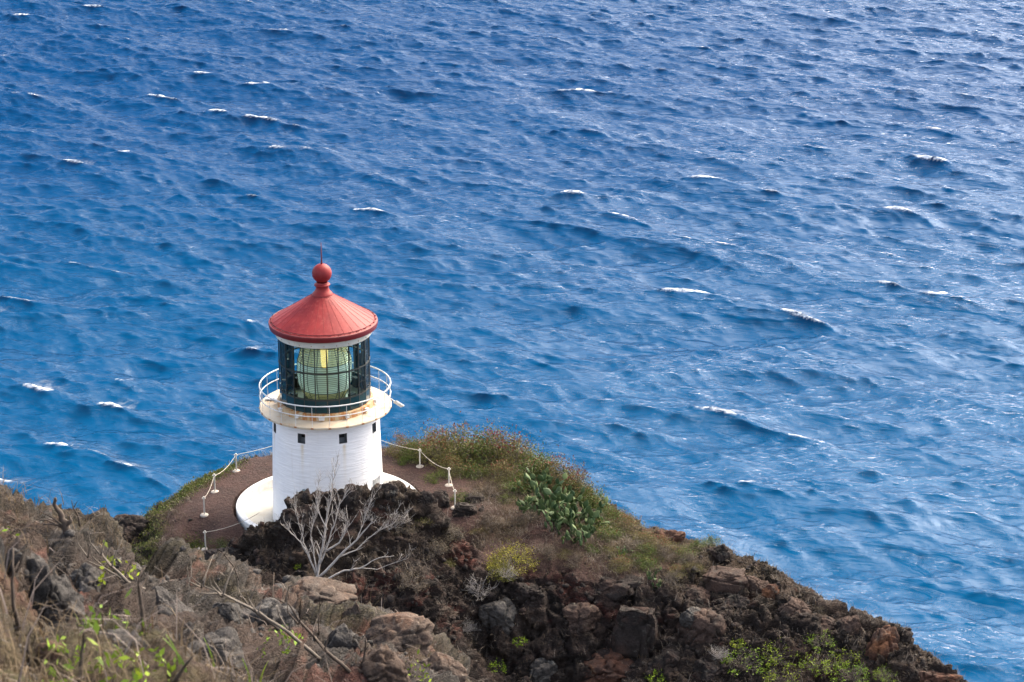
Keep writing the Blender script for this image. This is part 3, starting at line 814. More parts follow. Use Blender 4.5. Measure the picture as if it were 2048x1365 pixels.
# lantern room
g = MB(); g.lathe([(2.38, 5.24), (2.36, 5.56), (2.20, 5.58), (2.20, 5.24)], 144)
curb = g.build('lantern_curb', M_curb, lh, smooth=True, sharp=R(30))
for k in range(12):
    a = R(30 * k)
    rot = Matrix.Rotation(a, 3, 'Z')
    v = MB(); v.box(cyl(a, 2.44, 5.40), (0.17 + 0.10 * (k == 0), 0.14, 0.13), rot); v.box(cyl(a, 2.44, 5.475), (0.21 + 0.10 * (k == 0), 0.18, 0.025), rot)
    v.build('air_vent', M_white, lh)
NM_ = 24
GZ0, GZ1 = 5.56, 9.32
for k in range(NM_):
    a = R(15 * k + 7.5); a2 = R(15 * k + 22.5)
    rot = Matrix.Rotation(a, 3, 'Z')
    mm = MB(); mm.box(cyl(a, 2.19, (GZ0 + GZ1) / 2), (0.040, 0.085, GZ1 - GZ0), rot)
    mm.build('mullion', M_black, lh)
    am = (a + a2) / 2
    p = MB()
    e = 0.012
    for z0, z1 in ((6.29, 7.57), (7.63, GZ1)):
        p.poly([cyl(a + e, 2.215, z0), cyl(a2 - e, 2.215, z0), cyl(a2 - e, 2.215, z1), cyl(a + e, 2.215, z1)])
    p.build('glass_pane', M_pane, lh)
    p = MB(); p.poly([cyl(a + e, 2.222, GZ0), cyl(a2 - e, 2.222, GZ0), cyl(a2 - e, 2.222, 6.22), cyl(a + e, 2.222, 6.22)])
    p.poly([cyl(a2 - e, 2.19, GZ0), cyl(a + e, 2.19, GZ0), cyl(a + e, 2.19, 6.22), cyl(a2 - e, 2.19, 6.22)])
    p.build('lower_panel', simple('teal_panel', (0.012, 0.042, 0.050), (0.008, 0.03, 0.036), 0.12, 3) if k == 0 else bpy.data.materials['teal_panel'], lh)
for z in (7.60, 6.255):
    b = MB(); b.lathe([(2.15, z - 0.03), (2.25, z - 0.03), (2.25, z + 0.03), (2.15, z + 0.03), (2.15, z - 0.03)], NM_, R(7.5))
    b.build('glazing_bar', M_black if z > 7 else M_black, lh)
g = MB(); g.lathe([(2.10, 5.57), (0.0, 5.60)], 48); g.build('lantern_floor', simple('lantern_floor_paint', (0.42, 0.44, 0.42), (0.34, 0.36, 0.34)), lh)
# Fresnel lens
def lens_r(z):
    P = [(5.62, 0.86), (6.1, 1.13), (6.45, 1.25), (7.0, 1.30), (7.55, 1.27), (8.0, 1.16), (8.5, 0.96), (9.0, 0.68), (9.25, 0.48)]
    return 1.04 * float(np.interp(z, [q[0] for q in P], [q[1] for q in P]))
lens = MB(); lens.lathe([(lens_r(z), z) for z in np.linspace(7.6, 9.25, 40)], 64)
lens_o = lens.build('lens', M_lens, lh, smooth=True)
l2 = MB(); l2.lathe([(lens_r(z), z) for z in np.linspace(6.2, 7.6, 30)], 64); l2.build('lens_drum', M_drum, lens_o, smooth=True)
l3 = MB(); l3.lathe([(lens_r(z), z) for z in np.linspace(5.62, 6.2, 14)], 64); l3.build('lower_prisms', M_lens, lens_o, smooth=True)
fr = MB()
for k in range(16):
    a = R(22.5 * k + 11)
    fr.tube([cyl(a, lens_r(z) + 0.012, z) for z in np.linspace(5.62, 9.25, 26)], 0.015, 4)
for z in (5.62, 6.2, 7.6, 8.45, 9.25):
    fr.tube([cyl(2 * math.pi * k / 48, lens_r(z) + 0.012, z) for k in range(48)], 0.018, 4, closed=True)
fr.build('lens_frame', M_black, lens_o)
lp = MB(); lp.lathe([(0.0, 5.62), (0.30, 5.62), (0.26, 6.0), (0.14, 6.2), (0.14, 6.6), (0.17, 6.65), (0.17, 7.1), (0.12, 7.15), (0, 7.2)], 24)
lp.build('lamp_column', M_brass, lens_o, smooth=True)
mb_, nt, b_ = new_mat('added_glow')  # added glowing core: stands in for the lens's golden streak, brightens its interior
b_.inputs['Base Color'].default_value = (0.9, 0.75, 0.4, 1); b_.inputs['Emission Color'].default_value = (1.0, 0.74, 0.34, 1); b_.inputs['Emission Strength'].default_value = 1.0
bl_ = MB(); bl_.lathe([(0.0, 7.2), (0.15, 7.22), (0.18, 7.6), (0.18, 8.9), (0.10, 9.15), (0, 9.2)], 20); bl_.build('streak_glow_core', mb_, lens_o, smooth=True)
ped = MB(); ped.lathe([(0.0, 5.63), (1.0, 5.63), (1.0, 5.59)], 32); ped.build('lens_pedestal', M_black, lens_o)
for a in (-52, 50, 128, -128):
    cab = MB(); cab.box(cyl(R(a), 1.82, 5.98), (0.34, 0.22, 0.5), Matrix.Rotation(R(a), 3, 'Z')); cab.build('inner_cabinet', M_dark, lh)
# roof
g = MB(); g.lathe([(2.12, 8.93), (2.30, 8.93), (2.34, 8.97), (2.34, 9.20), (2.42, 9.33)], 144); g.lathe([(2.12, 8.93), (2.12, 9.34)], 144)
ringo = g.build('cornice_ring', M_ring, lh, smooth=True, sharp=R(30))
for k in range(24):
    rb = MB(); rb.box(cyl(R(15 * k + 5), 2.345, 9.06), (0.035, 0.03, 0.035), Matrix.Rotation(R(15 * k + 5), 3, 'Z')); rb.build('cornice_bolt', M_rusty, ringo)
g = MB()
prof = [(0.0, 10.93), (0.47, 10.93), (2.60, 9.60)]
NF = 32
g.lathe(prof, 128)
roof = g.build('roof', M_red, lh, smooth=True, sharp=R(20))
sm = MB()
for k in range(NF):
    a = R(360 / NF * (k + 0.5))
    sm.tube([cyl(a, 0.50, 10.93), cyl(a, 2.58, 9.622)], 0.005, 4)
sm.build('roof_seams', M_red, roof)
g = MB(); g.lathe([(2.59, 9.615), (2.645, 9.60), (2.655, 9.56), (2.655, 9.50), (2.62, 9.33), (2.50, 9.30), (2.1, 9.32)], 144)
g.build('roof_fascia', M_redd, roof, smooth=True, sharp=R(25))
g = MB(); g.lathe([(2.50, 9.685), (2.512, 9.700), (2.524, 9.668)], 96)
for k in range(32):
    for s in (-1.1, 1.1):
        a = R(11.25 * k + s); g.tube([cyl(a, 2.50, 9.66), cyl(a, 2.585, 9.665)], 0.016, 4)
g.build('snow_wire', M_redd, roof)
g = MB(); g.lathe([(0.0, 10.80), (0.50, 10.80), (0.505, 10.95), (0.46, 11.02), (0.38, 11.10), (0.32, 11.22), (0.305, 11.34), (0.32, 11.37), (0.38, 11.39), (0.39, 11.42), (0.38, 11.45), (0.31, 11.48), (0.27, 11.56)], 64)
fi = g.build('finial', M_red, roof, smooth=True, sharp=R(40))
g = MB(); g.lathe([(0.503, 10.80), (0.512, 10.80), (0.512, 10.92), (0.503, 10.93)], 64); g.build('finial_band', M_redd, fi)
g = MB(); g.lathe([(0.477 * math.sin(math.pi * k / 32), 12.0 - 0.477 * math.cos(math.pi * k / 32)) for k in range(33)], 64)
g.build('finial_ball', M_red, fi, smooth=True)
g = MB(); g.lathe([(0.0, 12.46), (0.05, 12.46), (0.045, 12.56), (0.036, 12.62), (0.032, 12.70), (0.016, 13.54), (0, 13.56)], 12); g.build('lightning_rod', M_redd, fi, smooth=True)
# floodlight hung outside the gallery rail
fl = MB()
rot = Matrix.Rotation(R(18), 3, 'Z') @ Matrix.Rotation(R(38), 3, 'Y') @ Matrix.Rotation(R(-35), 3, 'X')
fl.box((3.62, -0.35, 5.38), (0.50, 0.30, 0.06), rot)
flo = fl.build('floodlight', M_white, lh)
f2 = MB(); f2.box(Vector((3.62, -0.35, 5.38)) + rot @ Vector((0, 0, 0.034)), (0.38, 0.20, 0.012), rot); f2.build('light_panel', simple('panel_face', (0.55, 0.53, 0.47), (0.48, 0.46, 0.42), 0.3), flo)
f3 = MB(); f3.tube([(3.2, -0.2, 5.62), (3.42, -0.3, 5.50), (3.55, -0.33, 5.42)], 0.02, 6); f3.build('floodlight_bracket', M_white, flo)

# the round apron the tower stands in: a thing of its own
ap = empty('round_apron', (LX, LY, LZ))
tag(ap, 'round cream concrete apron with raised white rim round the tower foot', 'platform')
M_apron = rust_mat('apron_concrete', (0.38, 0.37, 0.33), (0.31, 0.30, 0.26), 0.62, 0.85, (0.40, 0.32, 0.2), False)
g = MB(); g.lathe([(2.0, -0.72), (3.1, -0.66), (3.9, -0.58), (4.28, -0.46)], 128); g.build('apron_floor', M_apron, ap, smooth=True)
g = MB(); g.lathe([(4.26, -0.75), (4.28, -0.02), (4.31, 0.0), (4.56, 0.0), (4.60, -0.03), (4.62, -1.2)], 160); rim = g.build('apron_rim', M_white, ap, smooth=True, sharp=R(30))
for a in (-70, -36):
    g = MB(); g.box(cyl(R(a), 4.26, -0.30), (0.42, 0.05, 0.12), Matrix.Rotation(R(a), 3, 'Z')); g.build('drain_slot', M_dark, ap)

# ------------------------------------------------------------------ rope fence round the terrace
M_post = simple('white_post_paint', (0.54, 0.53, 0.49), (0.40, 0.38, 0.34), 0.5, 7)
M_foot = simple('concrete_foot', (0.42, 0.38, 0.33), (0.33, 0.29, 0.25), 0.85, 9, bmp=0.3)
def make_post():
    t = empty('fence_post', (0, 0, 0))
    p = MB(); p.tube([(0, 0, 0.04), (0, 0, 0.98)], 0.036, 12); p.lathe([(0.050, 0.96), (0.054, 0.98), (0.04, 1.01), (0, 1.02)], 16); p.build('post_shaft', M_post, t, smooth=True, sharp=R(40))
    f = MB(); f.lathe([(0.20, -0.25), (0.22, 0.02), (0.19, 0.06), (0.10, 0.085), (0, 0.085)], 14); f.build('post_footing', M_foot, t, smooth=True, sharp=R(40))
    r = MB(); r.tube([(0.085 * math.cos(k * math.pi / 5), 0.085 * math.sin(k * math.pi / 5), 0.93) for k in range(10)], 0.018, 5, closed=True); r.build('rope_ring', M_post, t)
    return t
posts = [('A', 473, 941, 'white rope fence post on the terrace edge closest to the tower left side'),
         ('B', 430, 982, 'white rope fence post with a round footing above a small white stone'),
         ('C', 409, 1026, 'white rope fence post whose footing stands right behind another post top'),
         ('D', 410, 1070, 'white rope fence post nearest the trail with grass below its footing'),
         ('E', 840, 935, 'white rope fence post in front of green shrubs right of the tower'),
         ('F', 898, 973, 'white rope fence post between the green shrubs and dry grass slope'),
         ('G', 910, 1018, 'white rope fence post beside the squared dark stone blocks')]
PT = {}
proto = make_post()
for i, (k, u, v, lab) in enumerate(posts):
    o = proto if i == 0 else copy_tree(proto)
    z = LZ - CAMZ - 0.15
    p = at_z(u, v, z); gz = ground(p[0], p[1], BV)
    o.location = (p[0], p[1], gz.z - 0.03 if abs(gz.z - CAMZ - z) < 0.8 else CAMZ + z)
    o.rotation_euler.z = i * 0.7
    tag(o, lab, 'post', 'white posts of the rope fence')
    PT[k] = Vector(o.location) + Vector((0, 0, 0.94))
M_rope = simple('pale_rope', (0.50, 0.46, 0.40), (0.38, 0.35, 0.30), 0.9, 20)
def rope(a, b, sag, lab):
    pts = []
    for k in range(17):
        t = k / 16; p = a.lerp(b, t); p.z -= sag * 4 * t * (1 - t); pts.append(p - a)
    m = MB(); m.tube(pts, 0.013, 6)
    o = m.build('rope', M_rope, None, a, smooth=True); tag(o, lab, 'rope', 'ropes of the terrace fence')
back = [Vector(at_z(u, v, LZ - CAMZ - 0.1)) + Vector((0, 0, 0.9)) for u, v in ((600, 905), (740, 903))]
rope(PT['A'], back[0], 0.10, 'rope running from the terrace edge post to behind the tower on its left')
rope(PT['B'], PT['A'], 0.22, 'sagging rope between the two left terrace posts closest to the sea edge')
rope(PT['C'], PT['B'], 0.2, 'short steep rope between the two middle posts left of the apron')
rope(PT['D'], Vector(at_z(520, 1052, LZ - CAMZ - 0.1)) + Vector((0, 0, 0.7)), 0.18, 'rope hanging from the post nearest the trail towards the apron rim')
rope(back[1], PT['E'], 0.12, 'rope coming from behind the tower to the post by the green shrubs')
rope(PT['E'], PT['F'], 0.22, 'rope sagging between the two posts beside the green shrubs')
rope(PT['F'], PT['G'], 0.2, 'rope dropping to the post beside the squared stone blocks')

# ------------------------------------------------------------------ boulders
def rockmat(name, c1, c2, c3, pale, s=1.0):
    m, nt, b = new_mat(name)
    v = geo_pos(nt)
    col = mixc(nt, noise_fac(nt, 1.4 * s, 7, 0.65, 0.38, 0.62, vec=v), c1, c2)
    col = mixc(nt, noise_fac(nt, 0.9 * s, 5, 0.6, 0.52, 0.66, vec=v), col, c3)
    col = mixc(nt, mathn(nt, 'MULTIPLY', noise_fac(nt, 2.6 * s, 8, 0.75, 0.57, 0.69, vec=v), 0.6), col, pale)
    fine = noise_fac(nt, 16 * s, 5, 0.7, 0.25, 0.75, vec=v)
    col = mixc(nt, 1.0, col, mixc(nt, fine, (0.62, 0.62, 0.62), (1.35, 1.32, 1.28)), 'MULTIPLY')
    nt.links.new(col, b.inputs['Base Color'])
    b.inputs['Roughness'].default_value = 0.88; b.inputs['Specular IOR Level'].default_value = 0.22
    h = nd(nt, 'ShaderNodeTexNoise', Scale=5 * s, Detail=9, Roughness=0.7); nt.links.new(v, h.inputs['Vector'])
    bump(nt, b, h.outputs['Fac'], 1.0, 0.2 / s)
    return m
MR = {
    'black': rockmat('black_lava', (0.016, 0.014, 0.013), (0.040, 0.032, 0.030), (0.055, 0.036, 0.030), (0.17, 0.17, 0.15)),
    'brown': rockmat('brown_lava', (0.050, 0.036, 0.031), (0.085, 0.056, 0.045), (0.032, 0.027, 0.025), (0.22, 0.20, 0.16)),
    'rust': rockmat('rusty_lava', (0.095, 0.045, 0.030), (0.055, 0.034, 0.028), (0.16, 0.075, 0.04), (0.20, 0.17, 0.13)),
    'grey': rockmat('grey_lava', (0.060, 0.058, 0.056), (0.095, 0.088, 0.082), (0.042, 0.040, 0.039), (0.28, 0.28, 0.25)),
    'tan': rockmat('tan_rock', (0.125, 0.090, 0.072), (0.080, 0.066, 0.058), (0.15, 0.092, 0.065), (0.33, 0.30, 0.26), 2.2),
    'near': rockmat('near_grey_rock', (0.075, 0.073, 0.072), (0.12, 0.112, 0.108), (0.05, 0.048, 0.047), (0.32, 0.31, 0.29), 2.2),
}
def boulder(u, v, wpx, hpx, kind, label, bv=None, blocky=0.5, seed=0, group='boulders on the headland', dpx=None, sink=0.3):
    p = hit(u, v, bv); s = pxm(p)
    w, h = wpx / s, hpx / s
    r = np.random.default_rng(seed + 100)
    bm = bmesh.new(); bmesh.ops.create_icosphere(bm, subdivisions=5, radius=1.0)
    V = np.array([x.co[:] for x in bm.verts]); F = np.array([[x.index for x in f.verts] for f in bm.faces]); bm.free()
    for k in range(int(9 + 8 * blocky)):
        n = r.normal(size=3); n[2] *= 0.8; n /= np.linalg.norm(n)
        d = r.uniform(0.52, 0.85)
        e = np.maximum(V @ n - d, 0)
        V = V - np.outer(e, n) * (0.75 + 0.25 * blocky)
    if blocky >= .9: V = np.sign(V) * np.abs(V / np.abs(V).max(0)) ** 0.45
    V = V / np.abs(V).max(0)
    V = V + V / np.linalg.norm(V, axis=1, keepdims=True) * (0.12 * fbm(V * 1.7 + seed, 4, 0.5, seed) + 0.12 * ridged(V * 2.6 + seed, 5, 0.62, seed + 3) - 0.06)[:, None]
    f1, f2, _ = worley(V * 1.5 + seed * 3.1, seed)
    V = V - V * (0.20 * np.exp(-((f2 - f1) / 0.05) ** 2))[:, None]
    dp = (dpx / s if dpx else 0.8 * w)
    hh = h / 2 / (1 - sink * 0.8)
    V = V * np.array([w / 2, dp / 2, hh])
    a = r.uniform(-0.25, 0.25); c, q = math.cos(a), math.sin(a)
    V = V @ np.array([[c, -q, 0], [q, c, 0], [0, 0, 1]]).T
    me = np_mesh('boulder', V, F)
    o = add('boulder', me, MR[kind], None, (p[0], p[1] + dp * 0.15, p[2] - h * 0.45 + hh * (1 - 1.6 * sink)))
    tag(o, label, 'rock', group)
    return o
BL = [
 (930, 1026, 52, 34, 'black', 'squared black lava block right beside the fence post footing', .9),
 (946, 1003, 44, 26, 'black', 'smaller black stone block behind the squared block near the fence post', .9),
 (880, 1010, 66, 50, 'black', 'rounded black lava lump left of the last fence post on the right', .3),
 (845, 1000, 48, 34, 'black', 'jagged black lava lump at the right end of the outcrop crest', .5),
 (780, 985, 50, 44, 'black', 'tall jagged black lava knob covering the foot of the right doorway', .5),
 (700, 996, 70, 50, 'black', 'broad black lava hump on the outcrop crest below the tower centre', .4),
 (606, 1034, 90, 46, 'black', 'broad black lava mass on the outcrop crest below the left doorway', .4),
 (1340, 1082, 74, 40, 'rust', 'rusty rock sticking out on the ridge skyline right of the cactus', .4),
 (1440, 1112, 66, 46, 'black', 'dark rounded rock topped with green bush on the ridge skyline', .3),
 (1455, 1175, 100, 60, 'brown', 'large flat topped brown boulder with pale edge near the ridge skyline', .9),
 (1512, 1182, 58, 62, 'brown', 'upright brown block on the skyline right of the flat topped boulder', .8),
 (1545, 1195, 60, 46, 'rust', 'rusty boulder against the sea just below the upright brown block', .5),
 (1590, 1225, 84, 50, 'brown', 'long brown boulder lying along the ridge edge above the twiggy bush', .5),
 (1475, 1212, 66, 44, 'black', 'black cracked boulder below the flat topped boulder', .5),
 (1385, 1195, 80, 62, 'brown', 'rounded purplish brown boulder left of the flat topped boulder', .3),
 (1410, 1272, 118, 88, 'brown', 'big smooth brown boulder split by a diagonal dark crack', .4),
 (1650, 1255, 76, 44, 'brown', 'pale streaked boulder on the ridge edge above the leafy bush', .5),
 (1705, 1262, 68, 52, 'brown', 'dark pointed boulder on the skyline next to the big rusty boulder', .7),
 (1765, 1305, 92, 100, 'rust', 'big rusty brown boulder standing on the skyline at the right end of the ridge', .6),
 (1870, 1362, 110, 44, 'rust', 'low rusty rock at the lower right tip of the headland', .4),
 (1240, 1180, 150, 96, 'black', 'large layered black rock with reddish streak in the middle of the slope', .8),
 (1270, 1268, 92, 104, 'black', 'dark upright slab with pale lichen edge below the layered black rock', .9),
 (1160, 1245, 104, 62, 'brown', 'slanting brown slab left of the dark upright slab', .7),
 (1215, 1345, 190, 70, 'rust', 'broad smooth rusty boulder at the bottom edge of the photo', .3),
 (1085, 1345, 84, 56, 'grey', 'grey boulder with pale left edge at the bottom left of the rusty boulder', .6),
 (1000, 1235, 96, 66, 'grey', 'grey rounded rock at the gully edge below the grey dead bush', .4),
 (1420, 1345, 90, 46, 'black', 'black shiny rock at the bottom edge under the twiggy bush', .6),
 (1330, 1330, 80, 52, 'black', 'dark ragged rock right of the broad rusty boulder', .6),
 (1060, 1190, 70, 44, 'black', 'small dark rock below the yellow green bush', .5),
 (1390, 1240, 60, 40, 'grey', 'grey lump above the split brown boulder', .5),
 (258, 1068, 110, 60, 'black', 'dark rock at the foot of the green slope beside the sea on the left', .5),
]
for i, (u, v, w, h, kd, lab, bl) in enumerate(BL):
    boulder(u, v, w, h, kd, lab, BV, bl, seed=i)
NB = [
 (60, 1150, 130, 90, 'near', 'broad grey rock slab below the grassy hump at the left edge', .7),
 (235, 1130, 100, 46, 'near', 'low grey slab under the mossy branches on the upper hill', .7),
 (520, 1240, 150, 70, 'near', 'long grey rock slab left of the small dark boulder', .7),
 (420, 1300, 150, 70, 'near', 'wide grey slab at the foot of the fallen branch', .7),
 (245, 1295, 130, 64, 'near', 'grey rock half buried above the lime leaves', .6),
 (750, 1335, 140, 70, 'tan', 'brown rock slab at the bottom of the near hill right of the dark branch', .6),
 (100, 1200, 150, 120, 'near', 'grey weathered rock face on the near hill left of the dry bush', .7),
 (170, 1170, 130, 70, 'near', 'bluish grey flat rock high on the near hill', .7),
 (330, 1225, 120, 90, 'near', 'dark grey slanting slab in the middle of the near hill', .8),
 (620, 1195, 190, 40, 'tan', 'flat tan rock capping the near hill in front of the dead tree', .5),
 (560, 1235, 60, 46, 'near', 'small dark boulder sitting on the tan rock shelf', .3),
 (705, 1225, 62, 54, 'tan', 'brown block wedged in a crack of the tan rock shelf', .6),
 (800, 1275, 170, 60, 'tan', 'large tan rock at the right end of the near hill', .5),
 (680, 1290, 120, 80, 'near', 'grey rock with a dark hollow below the wedged block', .6),
 (880, 1345, 110, 60, 'tan', 'rusty tan rock at the bottom right corner of the near hill', .5),
 (110, 1310, 90, 50, 'tan', 'reddish stone half buried behind the bright green leaves', .3),
 (450, 1225, 70, 40, 'near', 'small dark rock under the leaning bare branches', .5),
]
for i, (u, v, w, h, kd, lab, bl) in enumerate(NB):
    boulder(u, v, w, h, kd, lab, BN, bl, seed=60 + i, group='rocks on the near hill', sink=0.55)

# low trail wall and painted stump at the left
a = hit(376, 1128, BV); b = hit(475, 1116, BV)
wl = MB()
dv = (b - a); ln_ = dv.length; rot = Matrix.Rotation(math.atan2(dv.y, dv.x), 3, 'Z')
for k in range(9):
    t = (k + 0.5) / 9
    c = a.lerp(b, t); wl.box((c.x, c.y, c.z + 0.18 + 0.02 * math.sin(k * 2.3)), (ln_ / 9 - 0.006, 0.34 + 0.03 * math.sin(k * 1.7), 0.62), rot)
o = wl.build('stone_wall', MR['black']); tag(o, 'low dark stone wall along the trail below the terrace', 'wall')
c = hit(368, 1128, BV)
st = empty('painted_stump', c); tag(st, 'white painted stump with dark blotches at the end of the trail wall', 'stump')
m, nt, b_ = new_mat('blotched_white')
nt.links.new(mixc(nt, noise_fac(nt, 6, 3, 0.5, 0.46, 0.54, vec=texco(nt)), (0.62, 0.60, 0.56), (0.05, 0.045, 0.04)), b_.inputs['Base Color']); b_.inputs['Roughness'].default_value = 0.8
g = MB(); g.lathe([(0.30, -0.2), (0.26, 0.1), (0.20, 0.4), (0.22, 0.55), (0.17, 0.72), (0.0, 0.76)], 14); g.build('stump_body', m, st, smooth=True)
g = MB(); g.lathe([(0.24, 0.70), (0.25, 0.78), (0.16, 0.86), (0, 0.88)], 12); g.build('stump_cap', M_foot, st, smooth=True)

# ------------------------------------------------------------------ plants
def leaf_cloud(n, rad, size, clumps=26, spread=0.22, seed=0, up=0.3, aspect=2.2, hollow=0.45):
    r = np.random.default_rng(seed)
    c = r.normal(size=(clumps, 3)); c /= np.linalg.norm(c, axis=1, keepdims=True)
    c[:, 2] = np.abs(c[:, 2]) * 1.0 - 0.12
    c *= (r.uniform(hollow, 1.0, clumps) ** 0.6)[:, None]
    k = r.integers(0, clumps, n)
    sp = spread * r.uniform(0.5, 1.3, clumps)
    P = c[k] + r.normal(size=(n, 3)) * sp[k][:, None]
    P[:, 2] = np.where(P[:, 2] < 0.02, np.abs(P[:, 2]) * 0.5 + 0.02, P[:, 2])
    P = P * np.array(rad)
    d = r.normal(size=(n, 3)); d[:, 2] += up; d /= np.linalg.norm(d, axis=1, keepdims=True)
    s = np.cross(d, r.normal(size=(n, 3))); s /= np.linalg.norm(s, axis=1, keepdims=True)
    L = size * r.uniform(0.6, 1.35, n)[:, None]; W = L / aspect
    V = np.stack([P, P + d * L * 0.5 + s * W * 0.5, P + d * L, P + d * L * 0.5 - s * W * 0.5], 1).reshape(-1, 3)
    F = np.arange(4 * n).reshape(n, 4)
    return V, F, c * np.array(rad)
def stems(cent, rad, seed=0, r0=0.02, extra=0):
    rr = random.Random(seed); m = MB()
    for c in cent:
        c = Vector(c); b = Vector((c.x * 0.12, c.y * 0.12, -0.12))
        pts = []
        for k in range(5):
            t = k / 4; p = b.lerp(c, t); p.x -= c.x * 0.15 * math.sin(math.pi * t); p.y -= c.y * 0.15 * math.sin(math.pi * t)
            pts.append(p + Vector((rr.uniform(-1, 1), rr.uniform(-1, 1), rr.uniform(-1, 1))) * 0.05 * rad[0])
        m.tube(pts, [r0 * (1 - 0.75 * k / 4) for k in range(5)], 4)
        for e in range(extra):
            t = rr.uniform(0.35, 0.95); p = b.lerp(c, t)
            q = p + Vector((rr.uniform(-1, 1), rr.uniform(-1, 1), rr.uniform(0.0, 1.2))) * 0.34 * rad[2]
            mid = p.lerp(q, 0.5) + Vector((rr.uniform(-1, 1), rr.uniform(-1, 1), rr.uniform(-1, 1))) * 0.05 * rad[0]
            m.tube([p, mid, q], [r0 * 0.45, r0 * 0.32, r0 * 0.15], 3)
    return m
ML = dict(
 olive=leafmat('olive_leaves', (0.115, 0.115, 0.035), (0.135, 0.115, 0.045)),
 green=leafmat('green_leaves', (0.060, 0.095, 0.018), (0.085, 0.11, 0.022)),
 yellow=leafmat('yellow_green_leaves', (0.25, 0.235, 0.03), (0.15, 0.15, 0.03)),
 grey=leafmat('dry_grey_leaves', (0.105, 0.085, 0.055), (0.075, 0.062, 0.045)),
 lime=leafmat('bright_lime_leaves', (0.20, 0.28, 0.02), (0.13, 0.20, 0.02)),
 red=leafmat('reddish_tips', (0.20, 0.055, 0.045), (0.13, 0.06, 0.035)),
 cover=leafmat('ground_cover_leaves', (0.055, 0.085, 0.016), (0.10, 0.105, 0.03)),
)
M_stem = simple('grey_bark', (0.17, 0.145, 0.12), (0.11, 0.095, 0.08), 0.9, 20)
M_stemd = simple('dark_bark', (0.055, 0.042, 0.034), (0.085, 0.066, 0.052), 0.9, 20)
M_bleached = simple('bleached_wood', (0.44, 0.41, 0.385), (0.28, 0.26, 0.24), 0.85, 9)
def shrub_proto(name, kind, rad, n, size, clumps, seed, tips=0, spread=0.22, extra=2, sr=0.018, stem=None):
    t = empty(name, (0, 0, 0))
    V, F, c = leaf_cloud(n, rad, size, clumps, spread, seed)
    me = np_mesh('foliage', V, F); add('foliage', me, ML[kind], t, smooth=False)
    stems(c, rad, seed, sr, extra).build('stem', stem or M_stem, t, smooth=True)
    if tips:
        r = np.random.default_rng(seed + 5)
        top = V.reshape(-1, 4, 3)[:, 2]; top = top[top[:, 2] > 0.55 * rad[2]]
        pick = top[r.integers(0, len(top), tips)] + np.array([0, 0, 0.03])
        d = r.normal(size=(tips, 3)); d[:, 2] = np.abs(d[:, 2]) + 0.5; d /= np.linalg.norm(d, axis=1, keepdims=True)
        s = np.cross(d, r.normal(size=(tips, 3))); s /= np.linalg.norm(s, axis=1, keepdims=True)
        L = 0.11; W = 0.055
        TV = np.stack([pick, pick + d * L * .5 + s * W * .5, pick + d * L, pick + d * L * .5 - s * W * .5], 1).reshape(-1, 3)
        add('seed_head', np_mesh('seed_head', TV, np.arange(4 * tips).reshape(-1, 4)), ML['red'], t, smooth=False)['kind'] = 'stuff'
    return t
USED = {}
def place(proto, u, v, scale, label, cat='shrub', group=None, rz=0, bv=None, sz=1.0, xyz=None):
    key = proto.name.split('.')[0] + str(proto.get('pk', ''))
    if not USED.get(proto.name): o = proto; USED[proto.name] = 1
    else: o = copy_tree(proto)
    p = Vector(xyz) if xyz is not None else hit(u, v, bv)
    o.location = p - Vector((0, 0, 0.05 * scale)); o.scale = (scale, scale, scale * sz); o.rotation_euler.z = rz
    tag(o, label, cat, group); return o
pO = shrub_proto('leafy_shrub', 'olive', (1.05, 1.0, 1.35), 3000, 0.085, 34, 1, tips=150)
pO2 = shrub_proto('leafy_shrub', 'green', (1.0, 1.05, 1.1), 2600, 0.085, 30, 2, tips=50)
pY = shrub_proto('leafy_shrub', 'yellow', (1.2, 1.1, 1.05), 2600, 0.08, 34, 3, spread=0.17, extra=3)
pG = shrub_proto('dry_shrub', 'grey', (0.9, 0.9, 0.75), 900, 0.075, 30, 4, spread=0.2, extra=6, sr=0.014)
pL = shrub_proto('low_bush', 'green', (0.75, 0.7, 0.45), 1400, 0.07, 22, 5, extra=1)
pLc = shrub_proto('low_bush', 'cover', (0.9, 0.7, 0.40), 2000, 0.050, 26, 25, extra=1)
pLo = shrub_proto('low_bush', 'olive', (0.9, 0.7, 0.42), 1800, 0.055, 24, 15, extra=2)
pS = shrub_proto('sparse_bush', 'lime', (1.1, 1.0, 1.1), 620, 0.10, 38, 6, spread=0.10, extra=5, sr=0.017)
pT = shrub_proto('twig_bush', 'grey', (0.9, 0.9, 1.0), 90, 0.06, 30, 7, spread=0.12, extra=9, sr=0.014, stem=M_bleached)
pM = shrub_proto('sprig_plant', 'lime', (0.45, 0.4, 0.45), 240, 0.10, 14, 8, spread=0.14, extra=1, sr=0.010)
SK = 'shrubs on the skyline right of the tower'
sk = [(800, 907, .70), (838, 912, .85), (875, 915, 1.1), (915, 918, 1.25), (955, 920, 1.25), (995, 925, 1.2), (1035, 932, 1.1), (1075, 945, 1.0), (1112, 965, .95), (1150, 985, .85), (1185, 1008, .75)]
num = ['first', 'second', 'third', 'fourth', 'fifth', 'sixth', 'seventh', 'eighth', 'ninth', 'tenth', 'last']
for i, (u, v, s) in enumerate(sk):
    place(pO if i % 3 != 1 else pO2, u, v, s * 1.12, 'olive green shrub with reddish tips against the sea, %s from the tower along the skyline' % num[i], group=SK, rz=i * 1.3)
